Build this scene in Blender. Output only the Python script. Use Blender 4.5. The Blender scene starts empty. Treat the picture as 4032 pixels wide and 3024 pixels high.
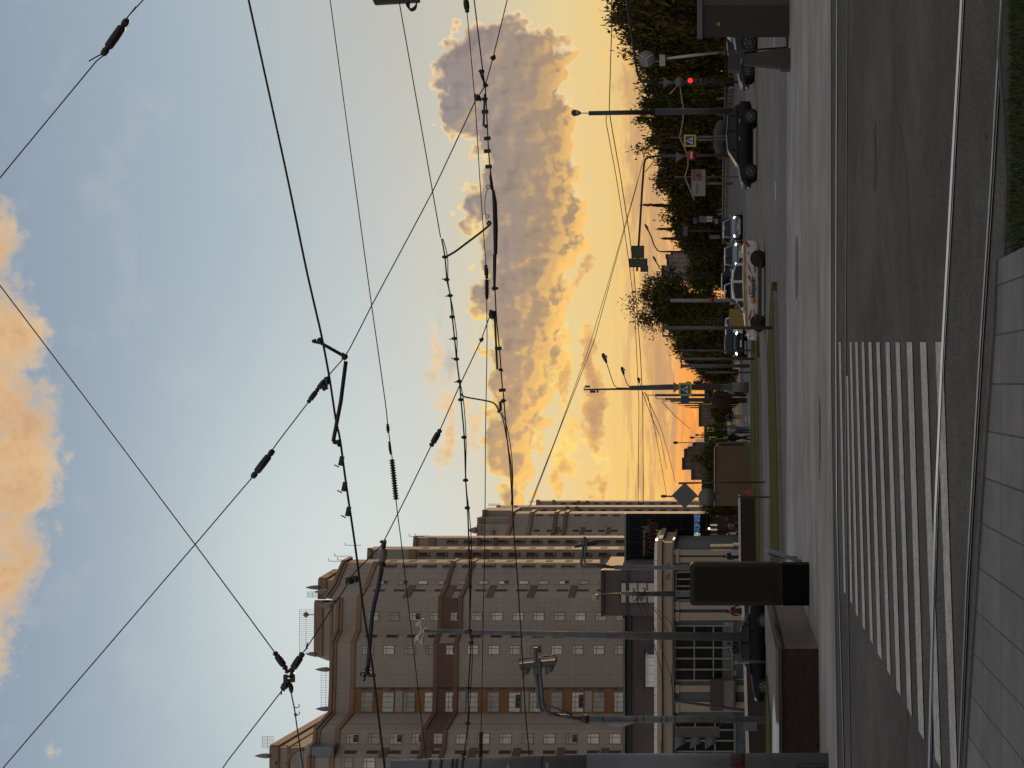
import bpy, bmesh, math, random
from mathutils import Vector, Matrix
R=math.radians
random.seed(11)
sc=bpy.context.scene
COL=sc.collection
# photograph geometry: the picture is a portrait view lying on its side (world up points to the left of the frame)
F=5500.0; HZ=2848.0; CX=1512.0; H=1.7
def P(px,py,Y): return Vector(((CX-py)/F*Y, Y, H+(HZ-px)/F*Y))
def GY(px): return H*F/(px-HZ)
def G(px,py,z=0.0):
    Y=(H-z)*F/(px-HZ); return Vector(((CX-py)/F*Y,Y,z))
def pl(py,Y): return Vector(((CX-py)/F*Y,Y,0))
def zz(px,Y): return H+(HZ-px)/F*Y
def s2l(c):
    return tuple(((v/255)/12.92 if v/255<=.04045 else ((v/255+.055)/1.055)**2.4) for v in c)
# ---------------------------------------------------------------- materials
MATS={}
def M(name,col,rough=.7,metal=0,var=.18,scale=2.0,bump=0,spec=.5,emit=None,es=1,island=0,detail=6,streak=None,coat=0,grain=0,gscale=70,patch=0):
    if name in MATS: return MATS[name]
    m=bpy.data.materials.new(name); m.use_nodes=True
    nt=m.node_tree; b=nt.nodes['Principled BSDF']
    b.inputs['Roughness'].default_value=rough; b.inputs['Metallic'].default_value=metal
    b.inputs['Specular IOR Level'].default_value=spec
    if coat:
        b.inputs['Coat Weight'].default_value=coat; b.inputs['Coat Roughness'].default_value=.06
    tc=nt.nodes.new('ShaderNodeTexCoord'); 
    vec=tc.outputs['Object']
    if streak:
        mp=nt.nodes.new('ShaderNodeMapping'); mp.inputs['Scale'].default_value=streak
        nt.links.new(vec,mp.inputs['Vector']); vec=mp.outputs['Vector']
    nz=nt.nodes.new('ShaderNodeTexNoise'); nz.inputs['Scale'].default_value=scale; nz.inputs['Detail'].default_value=detail
    nz.inputs['Roughness'].default_value=.65
    nt.links.new(vec,nz.inputs['Vector'])
    rp=nt.nodes.new('ShaderNodeValToRGB'); lo=[max(0,c*(1-var)) for c in col]; hi=[min(1,c*(1+var)) for c in col]
    rp.color_ramp.elements[0].position=.3; rp.color_ramp.elements[1].position=.7
    rp.color_ramp.elements[0].color=(*lo,1); rp.color_ramp.elements[1].color=(*hi,1)
    nt.links.new(nz.outputs['Fac'],rp.inputs['Fac'])
    out=rp.outputs['Color']
    if island:
        ge=nt.nodes.new('ShaderNodeNewGeometry'); mx=nt.nodes.new('ShaderNodeMix'); mx.data_type='RGBA'; mx.blend_type='MULTIPLY'
        mx.inputs[0].default_value=1
        r2=nt.nodes.new('ShaderNodeValToRGB'); r2.color_ramp.elements[0].color=(1-island,1-island,1-island,1); r2.color_ramp.elements[1].color=(1+island,1+island*.8,1+island*.2,1)
        nt.links.new(ge.outputs['Random Per Island'],r2.inputs['Fac']); nt.links.new(out,mx.inputs[6]); nt.links.new(r2.outputs['Color'],mx.inputs[7]); out=mx.outputs[2]
    def mulnoise(out,sc_,lo_,hi_,det,p0=.35,p1=.65):
        n3=nt.nodes.new('ShaderNodeTexNoise'); n3.inputs['Scale'].default_value=sc_; n3.inputs['Detail'].default_value=det; nt.links.new(tc.outputs['Object'],n3.inputs['Vector'])
        m3=nt.nodes.new('ShaderNodeMapRange'); m3.inputs[1].default_value=p0; m3.inputs[2].default_value=p1; m3.inputs[3].default_value=lo_; m3.inputs[4].default_value=hi_; nt.links.new(n3.outputs['Fac'],m3.inputs[0])
        x3=nt.nodes.new('ShaderNodeMix'); x3.data_type='RGBA'; x3.blend_type='MULTIPLY'; x3.inputs[0].default_value=1; nt.links.new(out,x3.inputs[6]); nt.links.new(m3.outputs[0],x3.inputs[7]); return x3.outputs[2]
    if grain: out=mulnoise(out,gscale,1-grain,1+grain,3)
    if patch: out=mulnoise(out,.35,1-patch,1+patch*.7,5,.42,.60)
    nt.links.new(out,b.inputs['Base Color'])
    if bump:
        bp=nt.nodes.new('ShaderNodeBump'); bp.inputs['Strength'].default_value=bump; bp.inputs['Distance'].default_value=.02
        n2=nt.nodes.new('ShaderNodeTexNoise'); n2.inputs['Scale'].default_value=scale*8; n2.inputs['Detail'].default_value=4
        nt.links.new(vec,n2.inputs['Vector']); nt.links.new(n2.outputs['Fac'],bp.inputs['Height']); nt.links.new(bp.outputs['Normal'],b.inputs['Normal'])
    if emit:
        b.inputs['Emission Color'].default_value=(*emit,1); b.inputs['Emission Strength'].default_value=es
    MATS[name]=m; return m
def gridmat(name,col,joint,bw,bh,mort,rough=.75,axes='XZ',var=.12,nscale=.4,bump=.0,off=.0,c2=None):
    """wall tiles / paving slabs: thin joints from a brick pattern laid in world metres"""
    if name in MATS: return MATS[name]
    m=bpy.data.materials.new(name); m.use_nodes=True; nt=m.node_tree; b=nt.nodes['Principled BSDF']
    b.inputs['Roughness'].default_value=rough
    ge=nt.nodes.new('ShaderNodeNewGeometry'); sp=nt.nodes.new('ShaderNodeSeparateXYZ'); cb=nt.nodes.new('ShaderNodeCombineXYZ')
    nt.links.new(ge.outputs['Position'],sp.inputs[0])
    nt.links.new(sp.outputs[axes[0]],cb.inputs[0]); nt.links.new(sp.outputs[axes[1]],cb.inputs[1])
    br=nt.nodes.new('ShaderNodeTexBrick'); br.offset=off; br.inputs['Scale'].default_value=1
    br.inputs['Brick Width'].default_value=bw; br.inputs['Row Height'].default_value=bh; br.inputs['Mortar Size'].default_value=mort
    br.inputs['Mortar Smooth'].default_value=.2
    c2=c2 or tuple(v*.93 for v in col)
    br.inputs['Color1'].default_value=(*col,1); br.inputs['Color2'].default_value=(*c2,1); br.inputs['Mortar'].default_value=(*joint,1)
    nt.links.new(cb.outputs[0],br.inputs['Vector'])
    nz=nt.nodes.new('ShaderNodeTexNoise'); nz.inputs['Scale'].default_value=nscale; nz.inputs['Detail'].default_value=8; nz.inputs['Roughness'].default_value=.7
    nt.links.new(ge.outputs['Position'],nz.inputs['Vector'])
    mr=nt.nodes.new('ShaderNodeMapRange'); mr.inputs[1].default_value=.3; mr.inputs[2].default_value=.7; mr.inputs[3].default_value=1-var; mr.inputs[4].default_value=1+var
    nt.links.new(nz.outputs['Fac'],mr.inputs[0])
    mx=nt.nodes.new('ShaderNodeMix'); mx.data_type='RGBA'; mx.blend_type='MULTIPLY'; mx.inputs[0].default_value=1
    nt.links.new(br.outputs['Color'],mx.inputs[6]); nt.links.new(mr.outputs[0],mx.inputs[7]); nt.links.new(mx.outputs[2],b.inputs['Base Color'])
    if bump:
        bp=nt.nodes.new('ShaderNodeBump'); bp.inputs['Strength'].default_value=bump; bp.inputs['Distance'].default_value=.01
        inv=nt.nodes.new('ShaderNodeMath'); inv.operation='SUBTRACT'; inv.inputs[0].default_value=1; nt.links.new(br.outputs['Fac'],inv.inputs[1])
        nt.links.new(inv.outputs[0],bp.inputs['Height']); nt.links.new(bp.outputs['Normal'],b.inputs['Normal'])
    MATS[name]=m; return m
# ---------------------------------------------------------------- mesh builder
class MB:
    def __init__(s,mat=None):
        s.v=[];s.f=[];s.mi=[];s.ms=[];s.cur=0;s.sm=[]; s.smooth=False
        if mat: s.use(mat)
    def use(s,m):
        if m not in s.ms: s.ms.append(m)
        s.cur=s.ms.index(m); return s
    def add(s,vs,fs):
        o=len(s.v); s.v+= [Vector(x) for x in vs]
        for f in fs: s.f.append([i+o for i in f]); s.mi.append(s.cur); s.sm.append(s.smooth)
        return s
    def box(s,c,d,rz=0,ry=0,rx=0):
        m=Matrix.Rotation(rz,3,'Z')@Matrix.Rotation(ry,3,'Y')@Matrix.Rotation(rx,3,'X'); c=Vector(c)
        vs=[c+m@Vector((x*d[0]/2,y*d[1]/2,z*d[2]/2)) for z in(-1,1) for y in(-1,1) for x in(-1,1)]
        return s.hexa(vs)
    def hexa(s,vs): return s.add(vs,[(0,2,3,1),(4,5,7,6),(0,1,5,4),(2,6,7,3),(0,4,6,2),(1,3,7,5)])
    def prism(s,poly,z0,z1):
        n=len(poly)
        a=sum(poly[i][0]*poly[(i+1)%n][1]-poly[(i+1)%n][0]*poly[i][1] for i in range(n))
        if a<0: poly=poly[::-1]
        vs=[(p[0],p[1],z0) for p in poly]+[(p[0],p[1],z1) for p in poly]
        fs=[tuple(range(n-1,-1,-1)),tuple(range(n,2*n))]+[(i,(i+1)%n,n+(i+1)%n,n+i) for i in range(n)]
        return s.add(vs,fs)
    def sheet(s,poly,z=None):
        vs=[(p[0],p[1],p[2] if z is None and len(p)>2 else z) for p in poly]; n=len(vs)
        a=sum(vs[i][0]*vs[(i+1)%n][1]-vs[(i+1)%n][0]*vs[i][1] for i in range(n))
        if a<0: vs=vs[::-1]
        return s.add(vs,[tuple(range(n))])
    def tube(s,pts,r,n=8,cap=True,closed=False):
        pts=[Vector(p) for p in pts]; k=len(pts); rs=r if isinstance(r,(list,tuple)) else [r]*k
        rings=[];up=None;vs=[]
        for i,p in enumerate(pts):
            if closed: t=pts[(i+1)%k]-pts[i-1]
            else: t=pts[min(i+1,k-1)]-pts[max(i-1,0)]
            t=t.normalized() if t.length>1e-9 else Vector((0,0,1))
            if up is None:
                up=Vector((0,0,1)) if abs(t.z)<.9 else Vector((1,0,0))
            a=t.cross(up); a=a.normalized() if a.length>1e-6 else t.orthogonal().normalized()
            b=a.cross(t).normalized(); up=b
            for j in range(n):
                q=2*math.pi*j/n; vs.append(p+(a*math.cos(q)+b*math.sin(q))*rs[i])
        fs=[]
        for i in range(k if closed else k-1):
            i2=(i+1)%k
            for j in range(n): fs.append((i*n+j,i*n+(j+1)%n,i2*n+(j+1)%n,i2*n+j))
        if cap and not closed: fs.append(tuple(range(n-1,-1,-1))); fs.append(tuple(range((k-1)*n,k*n)))
        sm=s.smooth; s.smooth=True; s.add(vs,fs); s.smooth=sm; return s
    def lathe(s,o,axis,prof,n=16):
        """prof: list of (distance along axis, radius)"""
        o=Vector(o);ax=Vector(axis).normalized(); return s.tube([o+ax*d for d,_ in prof],[max(r,.0005) for _,r in prof],n) if all(prof[i+1][0]!=prof[i][0] for i in range(len(prof)-1)) else s._lathe(o,ax,prof,n)
    def _lathe(s,o,ax,prof,n):
        a=ax.orthogonal().normalized(); b=ax.cross(a); vs=[]
        for d,r in prof:
            for j in range(n):
                q=2*math.pi*j/n; vs.append(o+ax*d+(a*math.cos(q)+b*math.sin(q))*max(r,.0005))
        k=len(prof); fs=[(i*n+j,i*n+(j+1)%n,(i+1)*n+(j+1)%n,(i+1)*n+j) for i in range(k-1) for j in range(n)]
        fs+= [tuple(range(n-1,-1,-1)),tuple(range((k-1)*n,k*n))]
        return s.add(vs,fs)
    def ball(s,c,r,n=10,m=6,sc_=(1,1,1)):
        c=Vector(c);vs=[];fs=[]
        for i in range(m+1):
            t=math.pi*i/m
            for j in range(n):
                q=2*math.pi*j/n; vs.append(c+Vector((r*sc_[0]*math.sin(t)*math.cos(q),r*sc_[1]*math.sin(t)*math.sin(q),r*sc_[2]*math.cos(t))))
        for i in range(m):
            for j in range(n): fs.append((i*n+j,(i+1)*n+j,(i+1)*n+(j+1)%n,i*n+(j+1)%n))
        sm=s.smooth; s.smooth=True; s.add(vs,fs); s.smooth=sm; return s
    def plate(s,pts,nrm,th):
        """flat outline given in space, thickened backwards along -nrm"""
        nrm=Vector(nrm).normalized()*th; n=len(pts); a=[Vector(p) for p in pts]; b=[p-nrm for p in a]
        return s.add(a+b,[tuple(range(n)),tuple(range(2*n-1,n-1,-1))]+[(i,i+n,(i+1)%n+n,(i+1)%n) for i in range(n)])
    def mesh(s,name,org=Vector((0,0,0))):
        me=bpy.data.meshes.new(name); me.from_pydata([v-org for v in s.v],[],s.f)
        for m in s.ms: me.materials.append(m)
        me.polygons.foreach_set('material_index',s.mi); me.polygons.foreach_set('use_smooth',s.sm); me.update(); return me
    def part(s,parent,name,label=None):
        o=bpy.data.objects.new(name,s.mesh(name)); COL.objects.link(o); o.parent=parent
        if label: o['label']=label
        return o
    def wpart(s,parent,name,label=None):
        org=Vector(parent.location); q=parent.parent
        while q is not None: org+=Vector(q.location); q=q.parent
        o=bpy.data.objects.new(name,s.mesh(name,org)); COL.objects.link(o); o.parent=parent
        if label: o['label']=label
        return o
    def solo(s,name,label,cat,group=None,kind=None,org=None):
        if org is None:
            xs=[v.x for v in s.v];ys=[v.y for v in s.v];z=min(v.z for v in s.v); org=Vector(((min(xs)+max(xs))/2,(min(ys)+max(ys))/2,z))
        org=Vector(org)
        o=bpy.data.objects.new(name,s.mesh(name,org)); COL.objects.link(o); o.location=org; tag(o,label,cat,group,kind); return o
def tag(o,label=None,cat=None,group=None,kind=None):
    if label:o['label']=label
    if cat:o['category']=cat
    if group:o['group']=group
    if kind:o['kind']=kind
def thing(name,label,cat,loc,group=None,rz=0):
    o=bpy.data.objects.new(name,None); COL.objects.link(o); o.location=loc; o.rotation_euler=(0,0,rz); o.empty_display_size=.3
    tag(o,label,cat,group); return o
def struct(b,name): 
    o=bpy.data.objects.new(name,b.mesh(name)); COL.objects.link(o); o['kind']='structure'; return o
def dup(root,loc,label,rz=0,scale=None,group=None):
    c=root.copy(); COL.objects.link(c); c.location=loc; c.rotation_euler=(0,0,rz)
    if scale: c.scale=scale
    c['label']=label
    if group: c['group']=group
    for ch in root.children:
        k=ch.copy(); COL.objects.link(k); k.parent=c
        for g in ch.children:
            d=g.copy(); COL.objects.link(d); d.parent=k
    return c
def text_mesh(s,size,ext=.01,bold=0,align='LEFT',sx=1):
    cu=bpy.data.curves.new('t','FONT'); cu.body=s; cu.size=size; cu.extrude=ext; cu.align_x=align; cu.offset=bold
    o=bpy.data.objects.new('t',cu); COL.objects.link(o); bpy.context.view_layer.update()
    me=bpy.data.meshes.new_from_object(o.evaluated_get(bpy.context.evaluated_depsgraph_get()))
    bpy.data.objects.remove(o); bpy.data.curves.remove(cu); return me
def text(parent,name,s,size,mat,loc,rot,local=True,**k):
    me=text_mesh(s,size,**k); me.materials.clear(); me.materials.append(mat)
    o=bpy.data.objects.new(name,me); COL.objects.link(o); o.parent=parent; o.rotation_euler=rot; o.location=loc; return o
# palette
asph=M('asphalt',(.034,.031,.030),.95,scale=3,var=.3,bump=.5,spec=.05)
steel=M('galvanised_steel',(.105,.11,.122),.55,.35,var=.3,scale=3)
dsteel=M('dark_painted_steel',(.035,.037,.042),.5,.2,scale=4)
black=M('black_rubber',(.008,.008,.009),.7)
wirem=M('dark_cable',(.012,.013,.014),.6)
glass_d=M('dark_glass',(.02,.023,.026),.06,0,var=.5,scale=.8,spec=.6)
white=M('white_paint',(.62,.62,.62),.5)
granite=M('polished_granite',(.034,.025,.021),.55,var=.4,scale=14,bump=.05,spec=.12)
cream=M('cream_plaster',(.35,.295,.245),.8,var=.08,scale=.6)
# ---------------------------------------------------------------- sky, sun
def make_sky():
    w=bpy.data.worlds.new("World"); sc.world=w; w.use_nodes=True; nt=w.node_tree; N=nt.nodes; L=nt.links
    for n in list(N): N.remove(n)
    def lk(a,b):
        L.new(a,b)
    def mt(op,a,b=None,c=None,clamp=False):
        n=N.new('ShaderNodeMath'); n.operation=op; n.use_clamp=clamp
        for i,x in enumerate((a,b,c)):
            if x is None: continue
            if isinstance(x,(int,float)): n.inputs[i].default_value=x
            else: lk(x,n.inputs[i])
        return n.outputs[0]
    def sst(x,a,b,o0=0,o1=1):
        n=N.new('ShaderNodeMapRange'); n.interpolation_type='SMOOTHSTEP'
        lk(x,n.inputs[0]); n.inputs[1].default_value=a; n.inputs[2].default_value=b; n.inputs[3].default_value=o0; n.inputs[4].default_value=o1
        return n.outputs[0]
    def ramp(x,els):
        n=N.new('ShaderNodeValToRGB'); lk(x,n.inputs[0]); e=n.color_ramp.elements
        while len(e)<len(els): e.new(.5)
        for k,(p,c) in enumerate(els): e[k].position=p; e[k].color=(*s2l(c),1)
        return n.outputs[0]
    def mix(f,a,b,bl='MIX'):
        n=N.new('ShaderNodeMix'); n.data_type='RGBA'; n.blend_type=bl
        if isinstance(f,(int,float)): n.inputs[0].default_value=f
        else: lk(f,n.inputs[0])
        for i,x in ((6,a),(7,b)):
            if isinstance(x,tuple): n.inputs[i].default_value=(*x,1)
            else: lk(x,n.inputs[i])
        return n.outputs[2]
    def noise(v,scale,det=6,rough=.55,dim='3D',col=False):
        n=N.new('ShaderNodeTexNoise'); n.noise_dimensions='2D'; n.inputs['Scale'].default_value=scale; n.inputs['Detail'].default_value=min(det,6); n.inputs['Roughness'].default_value=rough
        lk(v,n.inputs['Vector']); return n.outputs['Color'] if col else n.outputs['Fac']
    def mapping(v,loc,scl,rot=0,typ='TEXTURE'):
        n=N.new('ShaderNodeMapping'); n.vector_type=typ; n.inputs['Location'].default_value=loc; n.inputs['Scale'].default_value=scl; n.inputs['Rotation'].default_value=(0,0,rot)
        lk(v,n.inputs['Vector']); return n.outputs[0]
    tc=N.new('ShaderNodeTexCoord'); sp=N.new('ShaderNodeSeparateXYZ'); lk(tc.outputs['Generated'],sp.inputs[0])
    dx,dy,dz=sp.outputs
    dyc=mt('MAXIMUM',dy,.12); s=mt('DIVIDE',dx,dyc); t=mt('DIVIDE',dz,dyc)
    A=mt('MULTIPLY_ADD',s,-F/1000,CX/1000); Bq=mt('MULTIPLY_ADD',t,-F/1000,HZ/1000)
    cb=N.new('ShaderNodeCombineXYZ'); lk(A,cb.inputs[0]); lk(Bq,cb.inputs[1]); Q=cb.outputs[0]
    hor=mt('SQRT',mt('ADD',mt('MULTIPLY',dx,dx),mt('MULTIPLY',dy,dy))); el=mt('DIVIDE',mt('MAXIMUM',dz,0.0),mt('MAXIMUM',hor,.05))
    front=sst(dy,-.25,.7)
    # clear sky by elevation, sunset side
    els=[(0,(234,152,96)),(.022,(240,172,106)),(.05,(238,188,118)),(.08,(238,203,134)),(.115,(234,210,152)),(.155,(222,207,172)),(.205,(207,204,191)),(.265,(190,197,199)),(.34,(169,185,194)),(.43,(154,170,184)),(.53,(141,156,174)),(1,(112,130,156))]
    base=ramp(el,els)
    back=ramp(el,[(0,(208,191,178)),(.15,(214,201,189)),(.45,(208,200,193)),(1,(176,178,182))])
    # glow round the low sun behind the towers, and the paler air around them
    def gauss(ca,cbq,ra,rb):
        m=mapping(Q,(ca,cbq,0),(ra,rb,1)); n=N.new('ShaderNodeVectorMath'); n.operation='LENGTH'; lk(m,n.inputs[0]); d=n.outputs['Value']
        return mt('POWER',2.718,mt('MULTIPLY',mt('MULTIPLY',d,d),-1))
    g1=mt('MULTIPLY',gauss(2.0,2.62,.55,.42),front)
    base=mix(mt('MULTIPLY',g1,.82),base,s2l((255,205,110)))
    g4=mt('MULTIPLY',gauss(1.72,2.76,.50,.13),front); base=mix(mt('MULTIPLY',g4,.92),base,s2l((255,152,62)))
    g2=mt('MULTIPLY',gauss(2.3,1.35,.9,.65),front)
    base=mix(mt('MULTIPLY',g2,.75),base,s2l((218,226,222)))
    g3=mt('MULTIPLY',gauss(.0,1.55,.7,.5),front)
    base=mix(mt('MULTIPLY',g3,.5),base,s2l((184,181,172)))
    ns=N.new('ShaderNodeTexSky'); ns.sky_type='NISHITA'; ns.sun_disc=False; ns.sun_elevation=R(SUN_EL); ns.sun_rotation=R(SUN_AZ)
    nsk=mix(1,ns.outputs[0],(NK,NK,NK),'MULTIPLY')
    back=mix(.35,back,nsk)
    sky=mix(front,back,base)
    # warped coordinates for cloud outlines
    w1=noise(Q,5.0,7,.6,col=True); vm=N.new('ShaderNodeVectorMath'); vm.operation='SUBTRACT'; lk(w1,vm.inputs[0]); vm.inputs[1].default_value=(.5,.5,.5)
    vs=N.new('ShaderNodeVectorMath'); vs.operation='SCALE'; lk(vm.outputs[0],vs.inputs[0]); vs.inputs['Scale'].default_value=.17
    va=N.new('ShaderNodeVectorMath'); va.operation='ADD'; lk(Q,va.inputs[0]); lk(vs.outputs[0],va.inputs[1]); Qw=va.outputs[0]
    def union(ells,v):
        f=None
        for (px,py,rx,ry,*ro) in ells:      # centre px,py and radii along px and py (thousandths)
            m=mapping(v,(py/1000,px/1000,0),(ry/1000,rx/1000,1),R(ro[0]) if ro else 0)
            n=N.new('ShaderNodeVectorMath'); n.operation='LENGTH'; lk(m,n.inputs[0])
            k=mt('MULTIPLY',mt('SUBTRACT',1,n.outputs['Value']),min(rx,ry)/160.0)
            f=k if f is None else mt('MAXIMUM',f,k)
        return f
    nA=noise(Q,7,9,.62); nB=noise(Q,3.2,8,.6); nC=noise(Q,16,6,.6); nD=noise(Q,22,7,.62)
    streakv=mapping(Q,(0,0,0),(1.0,.09,1)); nS=noise(streakv,3.0,7,.6)
    streakw=mapping(Q,(.3,.7,0),(.7,.16,1)); nT=noise(streakw,4.0,7,.6)
    # --- low mauve and gold banks along the horizon
    hband=mt('MULTIPLY',sst(Bq,2.40,2.52),front)
    mv=mt('MULTIPLY',sst(nS,.46,.60),hband); sky=mix(mt('MULTIPLY',mv,.62),sky,s2l((196,150,112)))
    # the even mauve bank on the right behind the trees
    rb=union([(2500,500,60,520),(2580,980,65,420),(2610,1500,60,360)],Qw)
    rb=sst(mt('ADD',rb,mt('MULTIPLY',mt('SUBTRACT',nT,.5),.5)),-.05,.12); sky=mix(mt('MULTIPLY',rb,.62),sky,s2l((196,154,112)))
    gs=mt('MULTIPLY',sst(nT,.55,.72),mt('MULTIPLY',sst(Bq,2.12,2.5),front)); sky=mix(mt('MULTIPLY',gs,.65),sky,s2l((255,205,112)))
    # --- thin veils high up
    vl=mt('MULTIPLY',sst(nB,.52,.75),mt('MULTIPLY',sst(Bq,1.7,.3),front)); sky=mix(mt('MULTIPLY',vl,.13),sky,s2l((212,212,210)))
    def cloud(sky,ells,soft,amp,rimc,midc,darkc,depth,op=1.0,nz=nA,v=Qw,core=1.0,sat=9.0,off=0.0,cw=.35):
        f=mt('MINIMUM',union(ells,v),sat); d=mt('ADD',mt('ADD',f,off),mt('MULTIPLY',mt('SUBTRACT',nz,.5),amp)); d=mt('ADD',d,mt('MULTIPLY',mt('SUBTRACT',nD,.5),amp*.45))
        msk=mt('MULTIPLY',sst(d,0,soft),front)
        dd=mt('ADD',d,mt('MULTIPLY',mt('SUBTRACT',nC,.5),cw)); dd=mt('ADD',dd,mt('MULTIPLY',mt('SUBTRACT',nB,.5),core))
        n=N.new('ShaderNodeValToRGB'); lk(mt('DIVIDE',dd,depth,clamp=True),n.inputs[0]); e=n.color_ramp.elements
        e.new(.3); e.new(.55)
        for k,(p,c) in enumerate(((0,rimc),(.14,midc),(.34,tuple((a+b)/2 for a,b in zip(midc,darkc))),(.7,darkc))): e[k].position=p; e[k].color=(*s2l(c),1)
        return mix(mt('MULTIPLY',msk,op),sky,n.outputs[0])
    # grey wisps and peach streaks above the bank
    sky=cloud(sky,[(1738,1250,26,180),(1800,950,18,120),(1760,1420,45,110)],.5,.55,(186,178,166),(176,166,156),(160,150,146),.6,.8)
    sky=cloud(sky,[(1762,1690,42,200),(1710,1400,26,95),(1865,1660,18,70)],.3,.6,(246,218,172),(246,204,144),(210,176,140),.8,.95,off=.10)
    # gold scraps under the bank
    sky=cloud(sky,[(2225,1500,26,230,0),(2240,1800,55,80),(2205,1880,40,60),(2040,1950,36,140),(2280,1740,22,60)],.12,.8,(255,220,130),(255,206,116),(206,156,108),.9,.97,off=.07)
    sky=cloud(sky,[(2322,1440,32,190),(2345,1700,34,190),(2370,1940,30,120),(2300,1090,16,70)],.14,.6,(255,220,132),(252,200,116),(196,152,112),.6,.97,off=.08)
    # the big bank
    main=[(1955,300,200,215),(2075,330,165,235),(1850,290,105,165),(1832,440,78,85),(2090,600,180,270),(1985,545,110,110),(2095,860,172,270),(1885,815,42,60),(1985,800,90,140),(2085,1100,160,270),(1950,1030,62,75),(1945,1200,50,60),(2075,1330,130,250),(1975,1400,60,90),(2050,1520,92,240),(2010,1720,66,220),(2035,1900,44,150)]
    def vor(v,scale):
        n=N.new('ShaderNodeTexVoronoi'); n.feature='F1'; n.voronoi_dimensions='2D'; n.inputs['Scale'].default_value=scale; lk(v,n.inputs['Vector']); return n.outputs['Distance']
    def dens(q):
        w=noise(q,5.0,6,.6,col=True); a1=N.new('ShaderNodeVectorMath'); a1.operation='SUBTRACT'; lk(w,a1.inputs[0]); a1.inputs[1].default_value=(.5,.5,.5)
        a2=N.new('ShaderNodeVectorMath'); a2.operation='SCALE'; lk(a1.outputs[0],a2.inputs[0]); a2.inputs['Scale'].default_value=.15
        a3=N.new('ShaderNodeVectorMath'); a3.operation='ADD'; lk(q,a3.inputs[0]); lk(a2.outputs[0],a3.inputs[1]); v=a3.outputs[0]
        a4=N.new('ShaderNodeVectorMath'); a4.operation='SCALE'; lk(a1.outputs[0],a4.inputs[0]); a4.inputs['Scale'].default_value=.05
        a5=N.new('ShaderNodeVectorMath'); a5.operation='ADD'; lk(q,a5.inputs[0]); lk(a4.outputs[0],a5.inputs[1]); v2=a5.outputs[0]
        f=mt('ADD',mt('MINIMUM',union(main,v),.55),.17)
        f=mt('ADD',f,mt('MULTIPLY',mt('SUBTRACT',noise(q,6,8,.64),.5),.60))
        f=mt('ADD',f,mt('MULTIPLY',mt('SUBTRACT',.45,vor(v2,11)),.42)); f=mt('ADD',f,mt('MULTIPLY',mt('SUBTRACT',.45,vor(v2,27)),.20)); return f
    d0=dens(Q); ofs=N.new('ShaderNodeVectorMath'); ofs.operation='ADD'; lk(Q,ofs.inputs[0]); ofs.inputs[1].default_value=(.020,.026,0); d1=dens(ofs.outputs[0])
    lit=sst(mt('SUBTRACT',d0,d1),.0,.26); msk=mt('MULTIPLY',sst(d0,.0,.07),front)
    thick=sst(d0,.01,.25); body=ramp(sst(Bq,1.75,2.3),[(0,(148,139,138)),(.5,(158,141,129)),(1,(172,143,112))]); body=mix(mt('MULTIPLY',sst(A,.9,1.9),.55),body,s2l((226,176,112)))
    rimc=mix(sst(A,.2,1.5),s2l((252,220,170)),s2l((255,220,132)))
    col=mix(mt('MULTIPLY',thick,.97),rimc,body)
    toward=mt('ADD',sst(A,.5,1.7,.26,1.0),sst(Bq,2.05,2.28,0,.5),clamp=True)
    lit=mt('MULTIPLY',lit,mt('SUBTRACT',1,mt('MULTIPLY',sst(d0,.32,.66),.38)))
    col=mix(mt('MULTIPLY',lit,mt('MULTIPLY',toward,.95)),col,s2l((255,202,116)))
    dark=sst(mt('SUBTRACT',d1,d0),.05,.4); col=mix(mt('MULTIPLY',dark,.5),col,s2l((128,114,108)))
    sky=mix(msk,sky,col)
    # peach cloud at the zenith edge
    sky=cloud(sky,[(0,1000,130,260),(20,1400,180,420),(40,1800,230,480),(20,2180,180,380),(-10,2450,110,260)],.9,1.5,(214,200,186),(255,214,150),(206,166,126),1.6,.96,nz=noise(Q,4.0,9,.66),core=1.0,sat=.75,cw=.06)
    sky=cloud(sky,[(208,2955,26,38),(150,2330,26,30),(250,2070,22,70)],.4,.6,(238,214,186),(240,206,164),(226,196,160),.8,.8)
    bg=N.new('ShaderNodeBackground'); lk(sky,bg.inputs[0]); bg.inputs[1].default_value=1.0
    out=N.new('ShaderNodeOutputWorld'); lk(bg.outputs[0],out.inputs[0])
    w.cycles.sampling_method='MANUAL'; w.cycles.sample_map_resolution=512
SUN_EL=1.4; SUN_AZ=12.0; NK=.10
make_sky()
sun=bpy.data.lights.new('sun','SUN'); sun.energy=2.2; sun.angle=R(.6); sun.color=(1,.62,.30)
so=bpy.data.objects.new('sun',sun); COL.objects.link(so)
d=Vector((math.sin(R(SUN_AZ))*math.cos(R(SUN_EL)),math.cos(R(SUN_AZ))*math.cos(R(SUN_EL)),math.sin(R(SUN_EL))))
so.rotation_euler=d.to_track_quat('Z','Y').to_euler(); so.location=(0,60,80)
# camera: level, rolled a quarter turn so that world up points to the left of the frame; lens rise by shift
cam=bpy.data.cameras.new('camera'); co=bpy.data.objects.new('camera',cam); COL.objects.link(co)
cam.sensor_width=36; cam.lens=36*F/4032; cam.shift_x=-(HZ-2016)/4032; cam.clip_end=6000; cam.clip_start=.1
co.matrix_world=Matrix(((0,1,0,0),(0,0,-1,0),(-1,0,0,H),(0,0,0,1)))
sc.camera=co
sc.view_settings.view_transform='Standard'; sc.view_settings.look='None'; sc.view_settings.exposure=0; sc.view_settings.gamma=1
sc.cycles.max_bounces=5; sc.cycles.diffuse_bounces=2; sc.cycles.glossy_bounces=3; sc.cycles.transparent_max_bounces=6
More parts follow.
